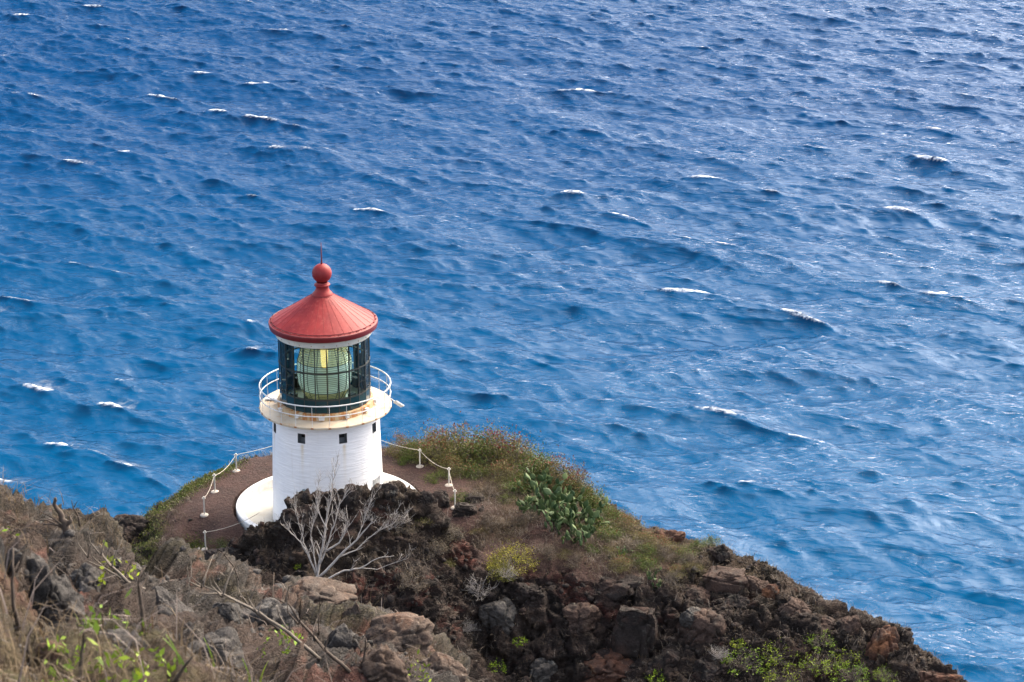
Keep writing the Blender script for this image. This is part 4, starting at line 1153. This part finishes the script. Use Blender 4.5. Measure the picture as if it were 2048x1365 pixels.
for i, (u, v, s, l) in enumerate([(1062, 1008, .45, 'small shrub growing between the left prickly pears of the clump'), (1122, 1004, .5, 'small shrub growing between the upper prickly pears of the clump'), (1160, 1062, .45, 'small shrub growing between the lower prickly pears of the clump'), (1140, 985, .9, 'dense green shrub right behind the top of the cactus clump'), (1180, 1015, .85, 'dense green shrub at the skyline right of the cactus clump top'), (1030, 985, .8, 'dense green shrub touching the cactus clump on its upper left'), (1235, 1045, .75, 'dense green shrub on the skyline between two greyish shrubs'), (1200, 1062, .7, 'dense green shrub touching the right foot of the cactus clump'), (1400, 1095, .5, 'dense green shrub just left of the dark skyline rock top')]):
    place(pO2, u, v, s, l, group='shrubs around the cactus', rz=i * .9, sz=.8)
for i, (u, v, s, l) in enumerate([(1275, 1075, .7, 'low olive bush left of the rusty skyline rock'), (1220, 1105, .7, 'low olive bush in the dry grass under the cactus clump'), (1310, 1125, .7, 'low olive bush in the dry grass under the rusty skyline rock'), (1385, 1135, .6, 'low olive bush above the flat topped boulder'), (1130, 1110, .6, 'low olive bush right of the yellow green shrub'), (960, 1065, .6, 'low olive bush left above the yellow green shrub'), (890, 1125, .7, 'low olive bush at the right foot of the black outcrop'), (845, 1045, .6, 'low olive bush on the right part of the black outcrop')]):
    place(pLo, u, v, s, l, 'bush', 'low olive bushes', rz=i * 1.9)
fr_ = [(1325, 1098, .6, 'olive shrub on the slope just below the rusty skyline rock'), (1372, 1112, .6, 'olive shrub on the ridge left of the dark skyline rock'), (1240, 1135, .55, 'olive shrub above the upper edge of the layered black rock'),
       (1295, 1135, .6, 'olive shrub right above the pale prickly pear'), (1355, 1150, .5, 'olive shrub left of the flat topped boulder'), (1290, 1105, .55, 'olive shrub between the cactus foot and the rusty skyline rock'), (905, 945, .8, 'front row shrub behind the fence post right of the tower'), (950, 950, .9, 'front row shrub left of the pale dry grass patch'), (1000, 955, .85, 'front row shrub above the pale dry grass patch'),
       (1045, 968, .7, 'front row shrub left of the cactus clump top'), (1090, 985, .6, 'front row shrub growing through the top of the cactus clump'), (1215, 1035, .7, 'greyish green shrub on the ridge edge right of the cactus clump'),
       (1255, 1060, .75, 'greyish green shrub on the ridge edge above the rusty rock'), (1215, 1075, .8, 'olive shrub at the right foot of the cactus clump'), (1290, 1085, .6, 'olive shrub left of the rusty skyline rock'), (1425, 1092, .55, 'olive shrub growing on top of the dark skyline rock')]
for i, (u, v, s, l) in enumerate(fr_): place(pO2 if i % 2 else pO, u, v, s, l, group='shrubs around the cactus', rz=i * 2.1, sz=0.8)
place(pY, 1030, 1128, 1.05, 'rounded yellow green shrub in the middle of the dry slope', rz=0.5)
place(pY, 1000, 1150, .7, 'small yellow green shrub at the lower left of the rounded one', rz=2.5)
for i, (u, v, s, l) in enumerate([(878, 958, .9, 'low bright green bush between the two right fence posts'), (925, 998, .8, 'low bright green bush behind the squared black blocks'), (1012, 1003, .75, 'low bright green bush left of the cactus clump'),
        (820, 925, .8, 'low green bush at the foot of the shrub nearest the tower'), (345, 1100, .65, 'low green bush under the terrace above the trail end'), (390, 1092, .65, 'low green bush under the terrace fence post'),
        (440, 1088, .8, 'low yellowish bush on the trail bank next to the black outcrop'), (305, 1090, .6, 'low green bush on the lower left bank of the terrace'), (1270, 1120, .8, 'low green bush above the layered black rock'), (1180, 1100, .7, 'low green bush just below the cactus clump')]):
    place(pL if not 4 <= i <= 7 else pLc, u, v, s, l, 'bush', 'low green bushes', rz=i * 1.9, bv=BV)
for i, (u, v, s, l) in enumerate([(975, 1045, .8, 'dry brown shrub below the squared black blocks'), (905, 1070, .8, 'dry brown shrub right of the outcrop'), (870, 1105, .9, 'dry brown shrub below the outcrop right end'), (800, 1060, .8, 'dry brown shrub on the outcrop face right of the dead tree'),
        (1095, 1110, .8, 'dry brown shrub right of the yellow green shrub'), (1150, 1125, .7, 'dry brown shrub above the layered black rock'), (1330, 1115, .8, 'dry brown shrub below the rusty skyline rock'), (1375, 1125, .8, 'dry brown shrub left of the dark skyline rock'),
        (1345, 1165, .8, 'dry brown shrub right of the layered black rock'), (955, 1000, .7, 'dry brown shrub behind the squared black blocks'), (1060, 1040, .7, 'dry brown shrub at the lower left of the cactus clump'), (820, 1170, .9, 'dry brown shrub in the gully behind the tan rock'),
        (1640, 1225, .5, 'dry tuft shrub on the ridge edge between two boulder groups'), (1255, 1100, .7, 'dry brown shrub below the olive shrub at the cactus foot'), (980, 990, .8, 'dry brown shrub on the pale grass patch')]):
    place(pG, u, v, s, l, group='dry brown shrubs', rz=i * 2.3)
for i, (u, v, s, l) in enumerate([(1490, 1330, 1.0, 'leafy twig bush at the left end of the bottom right thicket'), (1560, 1315, .95, 'leafy twig bush in the upper left of the bottom right thicket'), (1560, 1362, 1.0, 'leafy twig bush at the bottom edge below the split boulder'),
        (1640, 1335, 1.1, 'leafy twig bush in the centre of the bottom right thicket'), (1700, 1320, .85, 'leafy twig bush below the dark pointed boulder'), (1705, 1358, .9, 'leafy twig bush at the right bottom of the thicket'), (1640, 1285, .7, 'leafy twig bush below the pale streaked boulder'), (1770, 1355, .6, 'leafy twig bush at the foot of the big rusty skyline boulder')]):
    place(pS, u, v, s, l, 'bush', 'leafy twig bushes at the bottom right', rz=i * 1.1, sz=.85)
for i, (u, v, s, l) in enumerate([(960, 1180, 1.1, 'grey dead bush at the gully edge left of the yellow green shrub'), (930, 1255, .9, 'grey dead bush in the gully right of the tan rock'), (1010, 1150, .8, 'grey dead bush against the yellow green shrub'), (785, 1050, 1.2, 'grey dead bush on the outcrop right of the dead tree'), (740, 1030, 1.0, 'grey dead bush behind the dead tree on the outcrop'), (1440, 1310, .7, 'grey dead bush between the split boulder and the leafy thicket')]):
    place(pT, u, v, s, l, 'bush', 'grey dead bushes', rz=i * 1.7)
for i, (u, v, s, l) in enumerate([(1040, 1285, .9, 'small bright green sprig in the gully under the grey rounded rock'), (1310, 1360, 1.2, 'bright green sprig at the bottom edge on the rusty boulder'), (995, 1340, 1.1, 'bright green sprig at the bottom left of the gully'), (600, 1135, .7, 'tiny bright green sprig on the black rock left of the dead tree'), (1475, 1290, .9, 'bright green sprig right of the split boulder'), (1240, 1110, .6, 'pale green sprig below the cactus clump')]):
    place(pM, u, v, s, l, 'plant', 'bright green sprigs', rz=i * 1.7, bv=BV)

# prickly pear
def pads_mesh(n, seed, rad):
    r = np.random.default_rng(seed); VV, FF = [], []; b = 0
    nu, nv = 9, 6
    spots = []
    for k in range(n):
        if k < n * 0.4 or not spots:
            p = np.array([r.uniform(-rad, rad), r.uniform(-rad, rad), 0.0])
            up = np.array([r.normal() * 0.3, r.normal() * 0.3, 1.0])
        else:
            q, upq, L = spots[r.integers(0, len(spots))]
            up = upq + r.normal(size=3) * 0.55; up[2] = abs(up[2]) + 0.15
            p = q + upq * L * 0.92
        up = up / np.linalg.norm(up)
        L = r.uniform(0.24, 0.40); spots.append((p, up, L))
        sd = np.cross(up, r.normal(size=3)); sd /= np.linalg.norm(sd); nn = np.cross(up, sd)
        vs = []
        for j in range(nv + 1):
            t = j / nv; wdt = math.sin(math.pi * min(1, t ** 0.8 * 0.98 + 0.02)) * (0.30 + 0.08 * t)
            for i in range(nu):
                w = 2 * math.pi * i / nu
                vs.append(p + up * L * t + sd * math.cos(w) * wdt * L + nn * math.sin(w) * wdt * L * 0.17)
        for j in range(nv):
            for i in range(nu):
                FF.append((b + j * nu + i, b + j * nu + (i + 1) % nu, b + (j + 1) * nu + (i + 1) % nu, b + (j + 1) * nu + i))
        VV += vs; b += len(vs)
    return np.array(VV), np.array(FF)
m, nt, b_ = new_mat('cactus_pad_skin')
col = mixc(nt, noise_fac(nt, 3.0, 3, vec=geo_pos(nt)), (0.042, 0.085, 0.034), (0.064, 0.098, 0.034))
isl = nt.nodes.new('ShaderNodeNewGeometry').outputs['Random Per Island']
hs = nd(nt, 'ShaderNodeHueSaturation'); vv = nd(nt, 'ShaderNodeMapRange'); vv.inputs[3].default_value = 0.6; vv.inputs[4].default_value = 1.5
nt.links.new(isl, vv.inputs[0]); nt.links.new(vv.outputs[0], hs.inputs['Value']); hh = nd(nt, 'ShaderNodeMapRange'); hh.inputs[3].default_value = 0.515; hh.inputs[4].default_value = 0.455
nt.links.new(isl, hh.inputs[0]); nt.links.new(hh.outputs[0], hs.inputs['Hue'])
nt.links.new(col, hs.inputs['Color']); nt.links.new(hs.outputs['Color'], b_.inputs['Base Color']); b_.inputs['Roughness'].default_value = 0.6; b_.inputs['Specular IOR Level'].default_value = 0.2
M_pad = m
cprot = []
for k in range(3):
    V, F = pads_mesh(34, 20 + k, 0.55)
    me = np_mesh('prickly_pear', V, F); me.materials.append(M_pad); me.polygons.foreach_set('use_smooth', np.ones(len(F), bool))
    cprot.append(me)
cl_ = [(1052, 985, 1.0, 'topmost on the left'), (1075, 965, .9, 'tallest, growing up into the shrubs'), (1090, 1005, 1.0, 'in the upper middle'), (1068, 1020, .8, 'at the lower left edge'), (1115, 1025, 1.05, 'in the middle'), (1140, 1010, 1.0, 'on the upper right'),
       (1150, 1045, 1.1, 'right of the middle'), (1125, 1055, .9, 'below the middle with pale pads'), (1170, 1070, .95, 'at the lower right end'), (1145, 1080, .8, 'lowest, at the bottom tip'), (1105, 1048, .8, 'left of the pale pads'), (1180, 1045, .85, 'at the right edge')]
for i, (u, v, s, l) in enumerate(cl_):
    o = bpy.data.objects.new('prickly_pear', cprot[i % 3]); COL.objects.link(o)
    p = hit(u, v, BV); o.location = p - Vector((0, 0, .06)); s *= 1.4; o.scale = (s, s, s); o.rotation_euler.z = i * 1.4
    tag(o, 'green prickly pear of the big clump on the slope, %s' % l, 'cactus', 'prickly pears of the big clump')
for i, (u, v, s, l) in enumerate([(1208, 1008, .6, 'small prickly pear sticking up on the skyline right of the big clump'), (1300, 1155, .55, 'pale prickly pear right of the layered black rock'), (1318, 1172, .55, 'prickly pear with round bluish pads below the pale one'), (1243, 1106, .5, 'small pale prickly pear below the olive shrub')]):
    o = bpy.data.objects.new('prickly_pear', cprot[(i + 1) % 3]); COL.objects.link(o)
    p = hit(u, v, BV); o.location = p - Vector((0, 0, .04)); o.scale = (s, s, s); o.rotation_euler.z = i * 2.4
    tag(o, l, 'cactus', 'small prickly pears')

# dead tree
def dead_tree():
    rr = random.Random(12)
    Y0 = 94.2
    def pt(u, v, dy=0): return Vector(at_y(u, v, Y0 + dy))
    base = pt(630, 1172)
    base.z -= 0.3
    limbs = [
     ([(632,1175),(640,1120),(648,1080),(655,1035),(660,1003),(667,962),(672,935)], .12, 0.4),
     ([(632,1150),(617,1110),(600,1084),(583,1066),(575,1060)], .075, -.2),
     ([(638,1155),(676,1115),(712,1082),(735,1056),(752,1040)], .115, -.5),
     ([(638,1168),(688,1142),(722,1136),(757,1116),(788,1112)], .085, -.6),
     ([(648,1105),(678,1086),(692,1062),(697,1044),(689,1040)], .085, -.3),
     ([(640,1128),(655,1090),(668,1050),(680,1010),(700,975)], .075, .2),
     ([(634,1150),(628,1110),(622,1070),(628,1035),(640,1000)], .06, .3),
     ([(676,1115),(712,1100),(745,1070),(772,1055),(792,1043)], .06, .1),
     ([(712,1082),(722,1060),(735,1020),(752,985)], .05, .2),
     ([(655,1060),(640,1030),(632,1000),(637,970)], .05, .5),
     ([(722,1136),(755,1140),(790,1125),(815,1118)], .035, -.5),
     ([(622,1120),(608,1085),(598,1050),(590,1020)], .04, .1),
    ]
    tr, tw = MB(), MB()
    def twig(p, d, L, r, lvl):
        n = 5; pts = [p]; q = p.copy(); dd = d.copy()
        for k in range(n):
            dd = (dd + Vector((rr.uniform(-1, 1), rr.uniform(-1, 1), rr.uniform(-.6, 1))) * 0.22).normalized()
            q = q + dd * (L / n); pts.append(q.copy())
        tw.tube(pts, [max(0.004, r * (1 - 0.85 * k / n)) for k in range(n + 1)], 4)
        if lvl > 0:
            for k in range(rr.randint(2, 3)):
                i = rr.randint(1, n - 1)
                nd_ = (dd + Vector((rr.uniform(-1, 1), rr.uniform(-1, 1) * .7, rr.uniform(-.2, .9)))).normalized()
                twig(pts[i], nd_, L * rr.uniform(.45, .75), r * .6, lvl - 1)
    for L, r, dy in limbs:
        pts = [pt(u, v, dy * i / (len(L) - 1)) for i, (u, v) in enumerate(L)]
        # smooth and roughen
        fine = []
        for i in range(len(pts) - 1):
            for k in range(3):
                t = k / 3; q = pts[i].lerp(pts[i + 1], t); fine.append(q + Vector((rr.uniform(-1, 1), rr.uniform(-1, 1), rr.uniform(-1, 1))) * (0.025 if i + k else 0))
        fine.append(pts[-1]); n = len(fine)
        rad = [r * (1 - 0.82 * i / (n - 1)) for i in range(n)]
        tr.tube(fine, [q * .58 for q in rad], 7)
        for i in range(3, n):
            for k in range(2 if i < n - 1 else 3):
                if rr.random() < (0.75 if dy > -.48 else 0.2):
                    d = (fine[i] - fine[i - 1]).normalized()
                    d = (d + Vector((rr.uniform(-1, 1), rr.uniform(-1, 1) * .7, rr.uniform(-.1, 1.3))) * .6).normalized()
                    twig(fine[i], d, rr.uniform(.25, .8), rad[i] * .30 + .005, 2 if rr.random() < .35 else 1)
    t = empty('dead_tree', base); tag(t, 'bleached leafless dead tree with forked branches in front of the black rock', 'tree')
    for mb in (tr, tw): mb.v = [tuple(Vector(p) - base) for p in mb.v]
    tr.build('trunk', M_bleached, t, smooth=True); tw.build('twigs', M_bleached, t, smooth=True)
dead_tree()

# dead snag and bare stems on the near hill
def snag(u, v, segs, label, mat, r0, bv=BN, name='dead_weed', group='bare stems on the near hill', jit=.02):
    """segs: list of limbs; each limb is a list of photograph offsets from the foot, built at the foot's distance"""
    rr = random.Random(int(u * 7 + v))
    p = hit(u, v, bv); s = pxm(p); m = MB()
    for L, rs in segs:
        pts = []
        for i, (du, dv) in enumerate(L):
            pts.append(Vector((du / s, rr.uniform(-1, 1) * .5 * abs(dv) / s * .4 * (i > 0), -dv / s * 1.06)))
        fine = []
        for i in range(len(pts) - 1):
            for k in range(3):
                q = pts[i].lerp(pts[i + 1], k / 3); fine.append(q + Vector((rr.uniform(-1, 1), 0, rr.uniform(-1, 1))) * jit * (0 if i + k == 0 else 1) * (r0 * rs * 12))
        fine.append(pts[-1]); n = len(fine)
        m.tube(fine, [r0 * rs * (1 - .7 * i / (n - 1)) for i in range(n)], 6)
    o = m.build(name, mat, None, p, smooth=True); tag(o, label, 'branch', group); return o
snag(135, 1062, [([(0, 6), (-2, -10), (-12, -30), (-24, -48), (-22, -64)], 1.0), ([(-2, -8), (8, -22), (6, -30)], .6), ([(0, 0), (-20, -12), (-48, -14)], .4), ([(-10, -10), (-30, -30), (-52, -42)], .25), ([(-5, -5), (-40, -20), (-60, -25)], .25)],
     'gnarled black dead stump with a hooked branch on the left hill crest', M_stemd, .036, name='dead_snag')
for u, v, L, lab in [
  (160, 1052, [(0, 0), (-3, -20), (-10, -38), (-12, -55)], 'thin upright dark stem on the left hill crest right of the hooked stump'),
  (36, 1255, [(0, 0), (-4, -40), (-6, -80), (0, -115), (-4, -150)], 'long dark wavy stem rising over the red soil at far left'),
  (288, 1262, [(0, 0), (-2, -40), (-6, -80), (-2, -110), (4, -128)], 'tall dark stem standing in the middle of the near hill'),
  (160, 1362, [(0, 0), (4, -40), (10, -75), (18, -110)], 'dark stem at the bottom left beside the bright green leaves'),
  (60, 1330, [(0, 0), (-2, -30), (2, -60), (8, -80)], 'short dark stem at the bottom left corner'),
  (350, 1365, [(0, 0), (18, -30), (42, -62)], 'leaning dark stem at the bottom between the grass blades'),
  (638, 1270, [(0, 0), (0, -30), (3, -60), (5, -84)], 'upright thin stem in front of the tan rock shelf'),
  (725, 1330, [(0, 0), (6, -30), (8, -60)], 'short thin stem right of the tan rock shelf'),
  (478, 1160, [(0, 0), (-10, -26), (-28, -50), (-36, -62)], 'thin pale stem leaning left in front of the black outcrop')]:
    snag(u, v, [(L, 1.0), ([L[-2], (L[-2][0] + 9, L[-2][1] - 14)], .5)], lab, M_stemd, .011)
for u, v, L, lab in [
  (640, 1320, [(0, 0), (-60, -60), (-120, -95), (-190, -130), (-230, -150)], 'long pale fallen branch leaning up to the left across the near hill'),
  (560, 1260, [(0, 0), (-60, -50), (-110, -70), (-150, -90)], 'pale bare branch lying above the long fallen branch'),
  (290, 1180, [(0, 0), (-40, -18), (-80, -48), (-110, -66)], 'mossy bare branch on the upper near hill'),
  (255, 1165, [(0, 0), (-30, -30), (-50, -55)], 'short mossy branch right of the grassy hump'),
  (700, 1345, [(0, 0), (-50, -45), (-100, -100), (-125, -145)], 'dark bare branch leaning left at the bottom of the near hill')]:
    br = [(L, 1.0)]
    for i in range(1, len(L)):
        for sg in (-1, 1):
            br.append(([L[i], (L[i][0] + sg * 14 - 6, L[i][1] - 26), (L[i][0] + sg * 22, L[i][1] - 52)], .45))
    snag(u, v, br, lab, M_stem if 'dark' not in lab else M_stemd, .014, name='bare_branch', group='bare branches on the near hill')
# bright leaves near the camera
pN = shrub_proto('sprig_plant', 'lime', (0.16, 0.15, 0.20), 70, 0.045, 9, 18, spread=0.16, extra=1, sr=0.004, stem=M_stemd)
for i, (u, v, s, l) in enumerate([(130, 1325, .9, 'bright lime leaves beside the reddish stone at the bottom left'), (180, 1362, 1.1, 'bright lime leaves at the bottom edge left of the stem'), (250, 1375, 1.2, 'bright lime leaves at the bottom edge in front of the grass'), (290, 1340, .8, 'small lime sprig above the bottom edge leaves'),
      (215, 1262, 1.0, 'green sprig on the soil under the grey rock face'), (220, 1150, 1.2, 'mossy green sprig among the bare branches on the upper hill'), (15, 1090, 1.2, 'green sprig at the left edge below the grassy hump'), (560, 1285, 1.0, 'small green sprig under the fallen branch'), (820, 1345, 1.3, 'small green sprig near the foot of the near hill')]):
    place(pN, u, v, s, l, 'plant', 'lime sprigs on the near hill', rz=i * 1.7, bv=BN)

# ------------------------------------------------------------------ grass and ground cover: nobody could count it
def blades(P, H, W, lean, seed, seg=2):
    r = np.random.default_rng(seed); n = len(P)
    a = r.uniform(0, 2 * math.pi, n); ld = np.stack([np.cos(a), np.sin(a), np.zeros(n)], -1)
    sd = np.stack([-np.sin(a), np.cos(a), np.zeros(n)], -1) if True else 0
    h = (H * r.uniform(.5, 1.3, n))[:, None]; w = (W * r.uniform(.6, 1.3, n))[:, None]; l = (lean * r.uniform(.2, 1.3, n))[:, None] * h
    up = np.array([0, 0, 1.0])
    p0 = P - sd * w * .5; p1 = P + sd * w * .5
    m0 = P + up * h * .6 + ld * l * .35; t = P + up * h * np.maximum(.5, 1 - .2 * lean) + ld * l
    V = np.stack([p0, p1, m0 + sd * w * .35, m0 - sd * w * .35, t + sd * w * .08, t - sd * w * .08], 1).reshape(-1, 3)
    b = np.arange(n)[:, None] * 6
    F = np.concatenate([b + np.array([[0, 1, 2, 3]]), b + np.array([[3, 2, 4, 5]])], 0)
    return V, F
def pick(M, wgt, n, seed, area=None):
    r = np.random.default_rng(seed)
    w = np.clip(wgt, 0, None) * (area if area is not None else 1)
    i = r.choice(len(w), n, p=w / w.sum())
    return M['V'][i], r
HV = HM['V']
inb = (np.abs(HV[:, 0]) < 23) & (HV[:, 1] > 87) & (HV[:, 1] < 120) & (HM['d'] < 3.5)
M_dry = leafmat('dry_grass_blades', (0.135, 0.105, 0.062), (0.082, 0.062, 0.040), trans=.2, scale=.8)
M_dryn = leafmat('near_dry_grass', (0.16, 0.122, 0.068), (0.085, 0.062, 0.040), trans=.25, scale=1.6)
pz = fbm(HV * .5, 3, seed=91)
P, r = pick(HM, inb * (HM['veg'] * .8 + .22 * (1 - HM['gravel'])) * (1 - .8 * HM['rock']) * sstep(-.35, .25, pz) * (1 - HM['left'] * .7), 52000, 5)
P = P + r.normal(size=P.shape) * np.array([.06, .06, 0])
V, F = blades(P, .20, .016, .8, 6)
o = add('dry_grass', np_mesh('dry_grass', V, F), M_dry, smooth=False); tag(o, 'dry tan grass and brush stubble covering the headland slope', 'grass', kind='stuff')
P, r = pick(HM, inb * HM['left'] * (1 - .5 * HM['rock']), 22000, 7)
nL = len(P)
P = P + r.normal(size=P.shape) * np.array([.08, .08, .06]); P[:, 2] += .04
d = r.normal(size=(nL, 3)); d[:, 2] = np.abs(d[:, 2]) + .3; d /= np.linalg.norm(d, axis=1, keepdims=True)
s_ = np.cross(d, r.normal(size=(nL, 3))); s_ /= np.linalg.norm(s_, axis=1, keepdims=True)
L = .10 * r.uniform(.5, 1.4, nL)[:, None]
V = np.stack([P, P + d * L * .5 + s_ * L * .25, P + d * L, P + d * L * .5 - s_ * L * .25], 1).reshape(-1, 3)
o = add('ground_cover', np_mesh('ground_cover', V, np.arange(4 * nL).reshape(-1, 4)), ML['cover'], smooth=False); tag(o, 'green ground cover on the left slope of the terrace', 'ground cover', kind='stuff')
# gravel stones scattered on the terrace
NV = NM['V']
ang = np.arctan2(NV[:, 0], NV[:, 1])
inn = (ang > R(-15)) & (ang < R(2)) & (NM['r'] > 5) & (NM['d'] < .6)
hump = np.exp(-(((NV[:, 0] + 5.0) / 1.1) ** 2 + ((NV[:, 1] - 20.2) / 2.2) ** 2))
low_ = sstep(15, 7.5, NM['r'])
gz = fbm(NV * .7, 4, seed=93)
wgt = inn * (NM['r'] ** 1.2) * (sstep(.05, .4, gz) * (1 - .75 * NM['rock']) * .45 + 1.5 * hump + .7 * low_)
P, r = pick(NM, wgt, 7000, 9)
P = P + r.normal(size=P.shape) * np.array([.02, .02, 0]) * np.linalg.norm(P - C0, axis=1, keepdims=True) * .06
dist = np.linalg.norm(P - C0, axis=1)
V, F = blades(P, .15 + .0 * dist, .0045 + .00010 * dist, 1.1, 10)
o = add('dry_grass', np_mesh('dry_grass', V, F), M_dryn, smooth=False); tag(o, 'dry yellow grass growing over the near hill', 'grass', kind='stuff')
# a few broad green blades close to the camera
M_blade = leafmat('green_blade', (0.14, 0.20, 0.03), (0.10, 0.16, 0.03), trans=.3)
for i, (u, v, du, dv, l) in enumerate([(372, 1345, -42, -78, 'long bent green grass blade at the bottom left of centre'), (360, 1330, -25, -70, 'yellowish green grass blade beside the long bent one'), (428, 1335, -18, -68, 'broad green grass blade leaning left at the bottom'), (500, 1365, -14, -55, 'green grass blade at the bottom edge below the fallen branch'), (250, 1320, -20, -35, 'short green grass blade above the lime leaves'), (520, 1372, 20, -60, 'green grass blade leaning right at the bottom edge')]):
    p = hit(u, v, BN); s = pxm(p); m = MB(); w = 4.5 / s
    pts = [Vector((du * t ** 1.5 / s, 0, (-dv) * (t - .12 * t * t) * 1.1 / s)) for t in np.linspace(0, 1, 8)]
    for k in range(7):
        a_, b2 = w * (1 - (k / 7.2) ** 2), w * (1 - ((k + 1) / 7.2) ** 2)
        m.poly([pts[k] - Vector((a_ / 2, 0, 0)), pts[k] + Vector((a_ / 2, .004, 0)), pts[k + 1] + Vector((b2 / 2, .004, 0)), pts[k + 1] - Vector((b2 / 2, 0, 0))])
    o = m.build('grass_blade', M_blade, None, p, smooth=True); tag(o, l, 'grass', 'green blades near the camera')

# grey twig litter among the grass
M_twig = leafmat('grey_twigs', (0.20, 0.17, 0.145), (0.11, 0.09, 0.075), trans=0.05, scale=.8)
P, r = pick(HM, inb * (1 - HM['gravel']) * (1 - .6 * HM['rock']) * (1 - HM['left']) * sstep(-.3, .3, fbm(HV * .7, 3, seed=96)), 16000, 25)
V, F = blades(P, .34, .013, 1.3, 26)
o = add('twig_litter', np_mesh('twig_litter', V, F), M_twig, smooth=False); tag(o, 'grey twigs and dead brush covering the dry headland slope', 'brush', kind='stuff')
P, r = pick(NM, wgt + .3 * inn * NM['r'], 1100, 27)
V, F = blades(P, .22, .007, 1.5, 28)
o = add('twig_litter', np_mesh('twig_litter', V, F), M_twig, smooth=False); tag(o, 'grey twigs and dead brush on the near hill', 'brush', kind='stuff')
# loose stones
def stones(P, size, seed):
    r = np.random.default_rng(seed); n = len(P)
    bm = bmesh.new(); bmesh.ops.create_icosphere(bm, subdivisions=1, radius=1.0)
    B = np.array([x.co[:] for x in bm.verts]); T = np.array([[x.index for x in f.verts] for f in bm.faces]); bm.free()
    k = len(B)
    S = (size * r.uniform(.4, 1.0, n) ** 1.5)[:, None, None]
    A = B[None] * r.uniform(.65, 1.2, (n, k, 1)) * r.uniform(.6, 1.2, (n, 1, 3))
    V = (P[:, None] + A * S).reshape(-1, 3)
    F = (T[None] + (np.arange(n) * k)[:, None, None]).reshape(-1, 3)
    return V, F
wg = inn * NM['r'] * sstep(-.3, .2, fbm(NV * .9, 3, seed=97))
P, r = pick(NM, wg, 520, 12)
V, F = stones(P, .012 + .0026 * np.linalg.norm(P - C0, axis=1), 13)
o = add('loose_stones', np_mesh('loose_stones', V, F), MR['near'], smooth=False); tag(o, 'loose grey stones and rubble strewn over the near hill', 'stones', kind='stuff')
wg = inb * (HM['rock'] * 1.0 + .25) * (1 - HM['gravel']) * sstep(-.2, .3, fbm(HV * .6, 3, seed=98))
P, r = pick(HM, wg, 3200, 14)
V, F = stones(P, np.full(len(P), .26) * r.uniform(.3, 1, len(P)), 15)
o = add('loose_stones', np_mesh('loose_stones', V, F), MR['black'], smooth=False); tag(o, 'dark lava rubble strewn over the headland slope', 'stones', kind='stuff')
wg = inb * HM['gravel'] * (HM['d'] < -.3)
P, r = pick(HM, wg, 1500, 16)
V, F = stones(P, np.full(len(P), .05), 17)
o = add('gravel', np_mesh('gravel', V, F), MR['tan'], smooth=False); tag(o, 'pale pebbles in the reddish gravel of the terrace', 'gravel', kind='stuff')
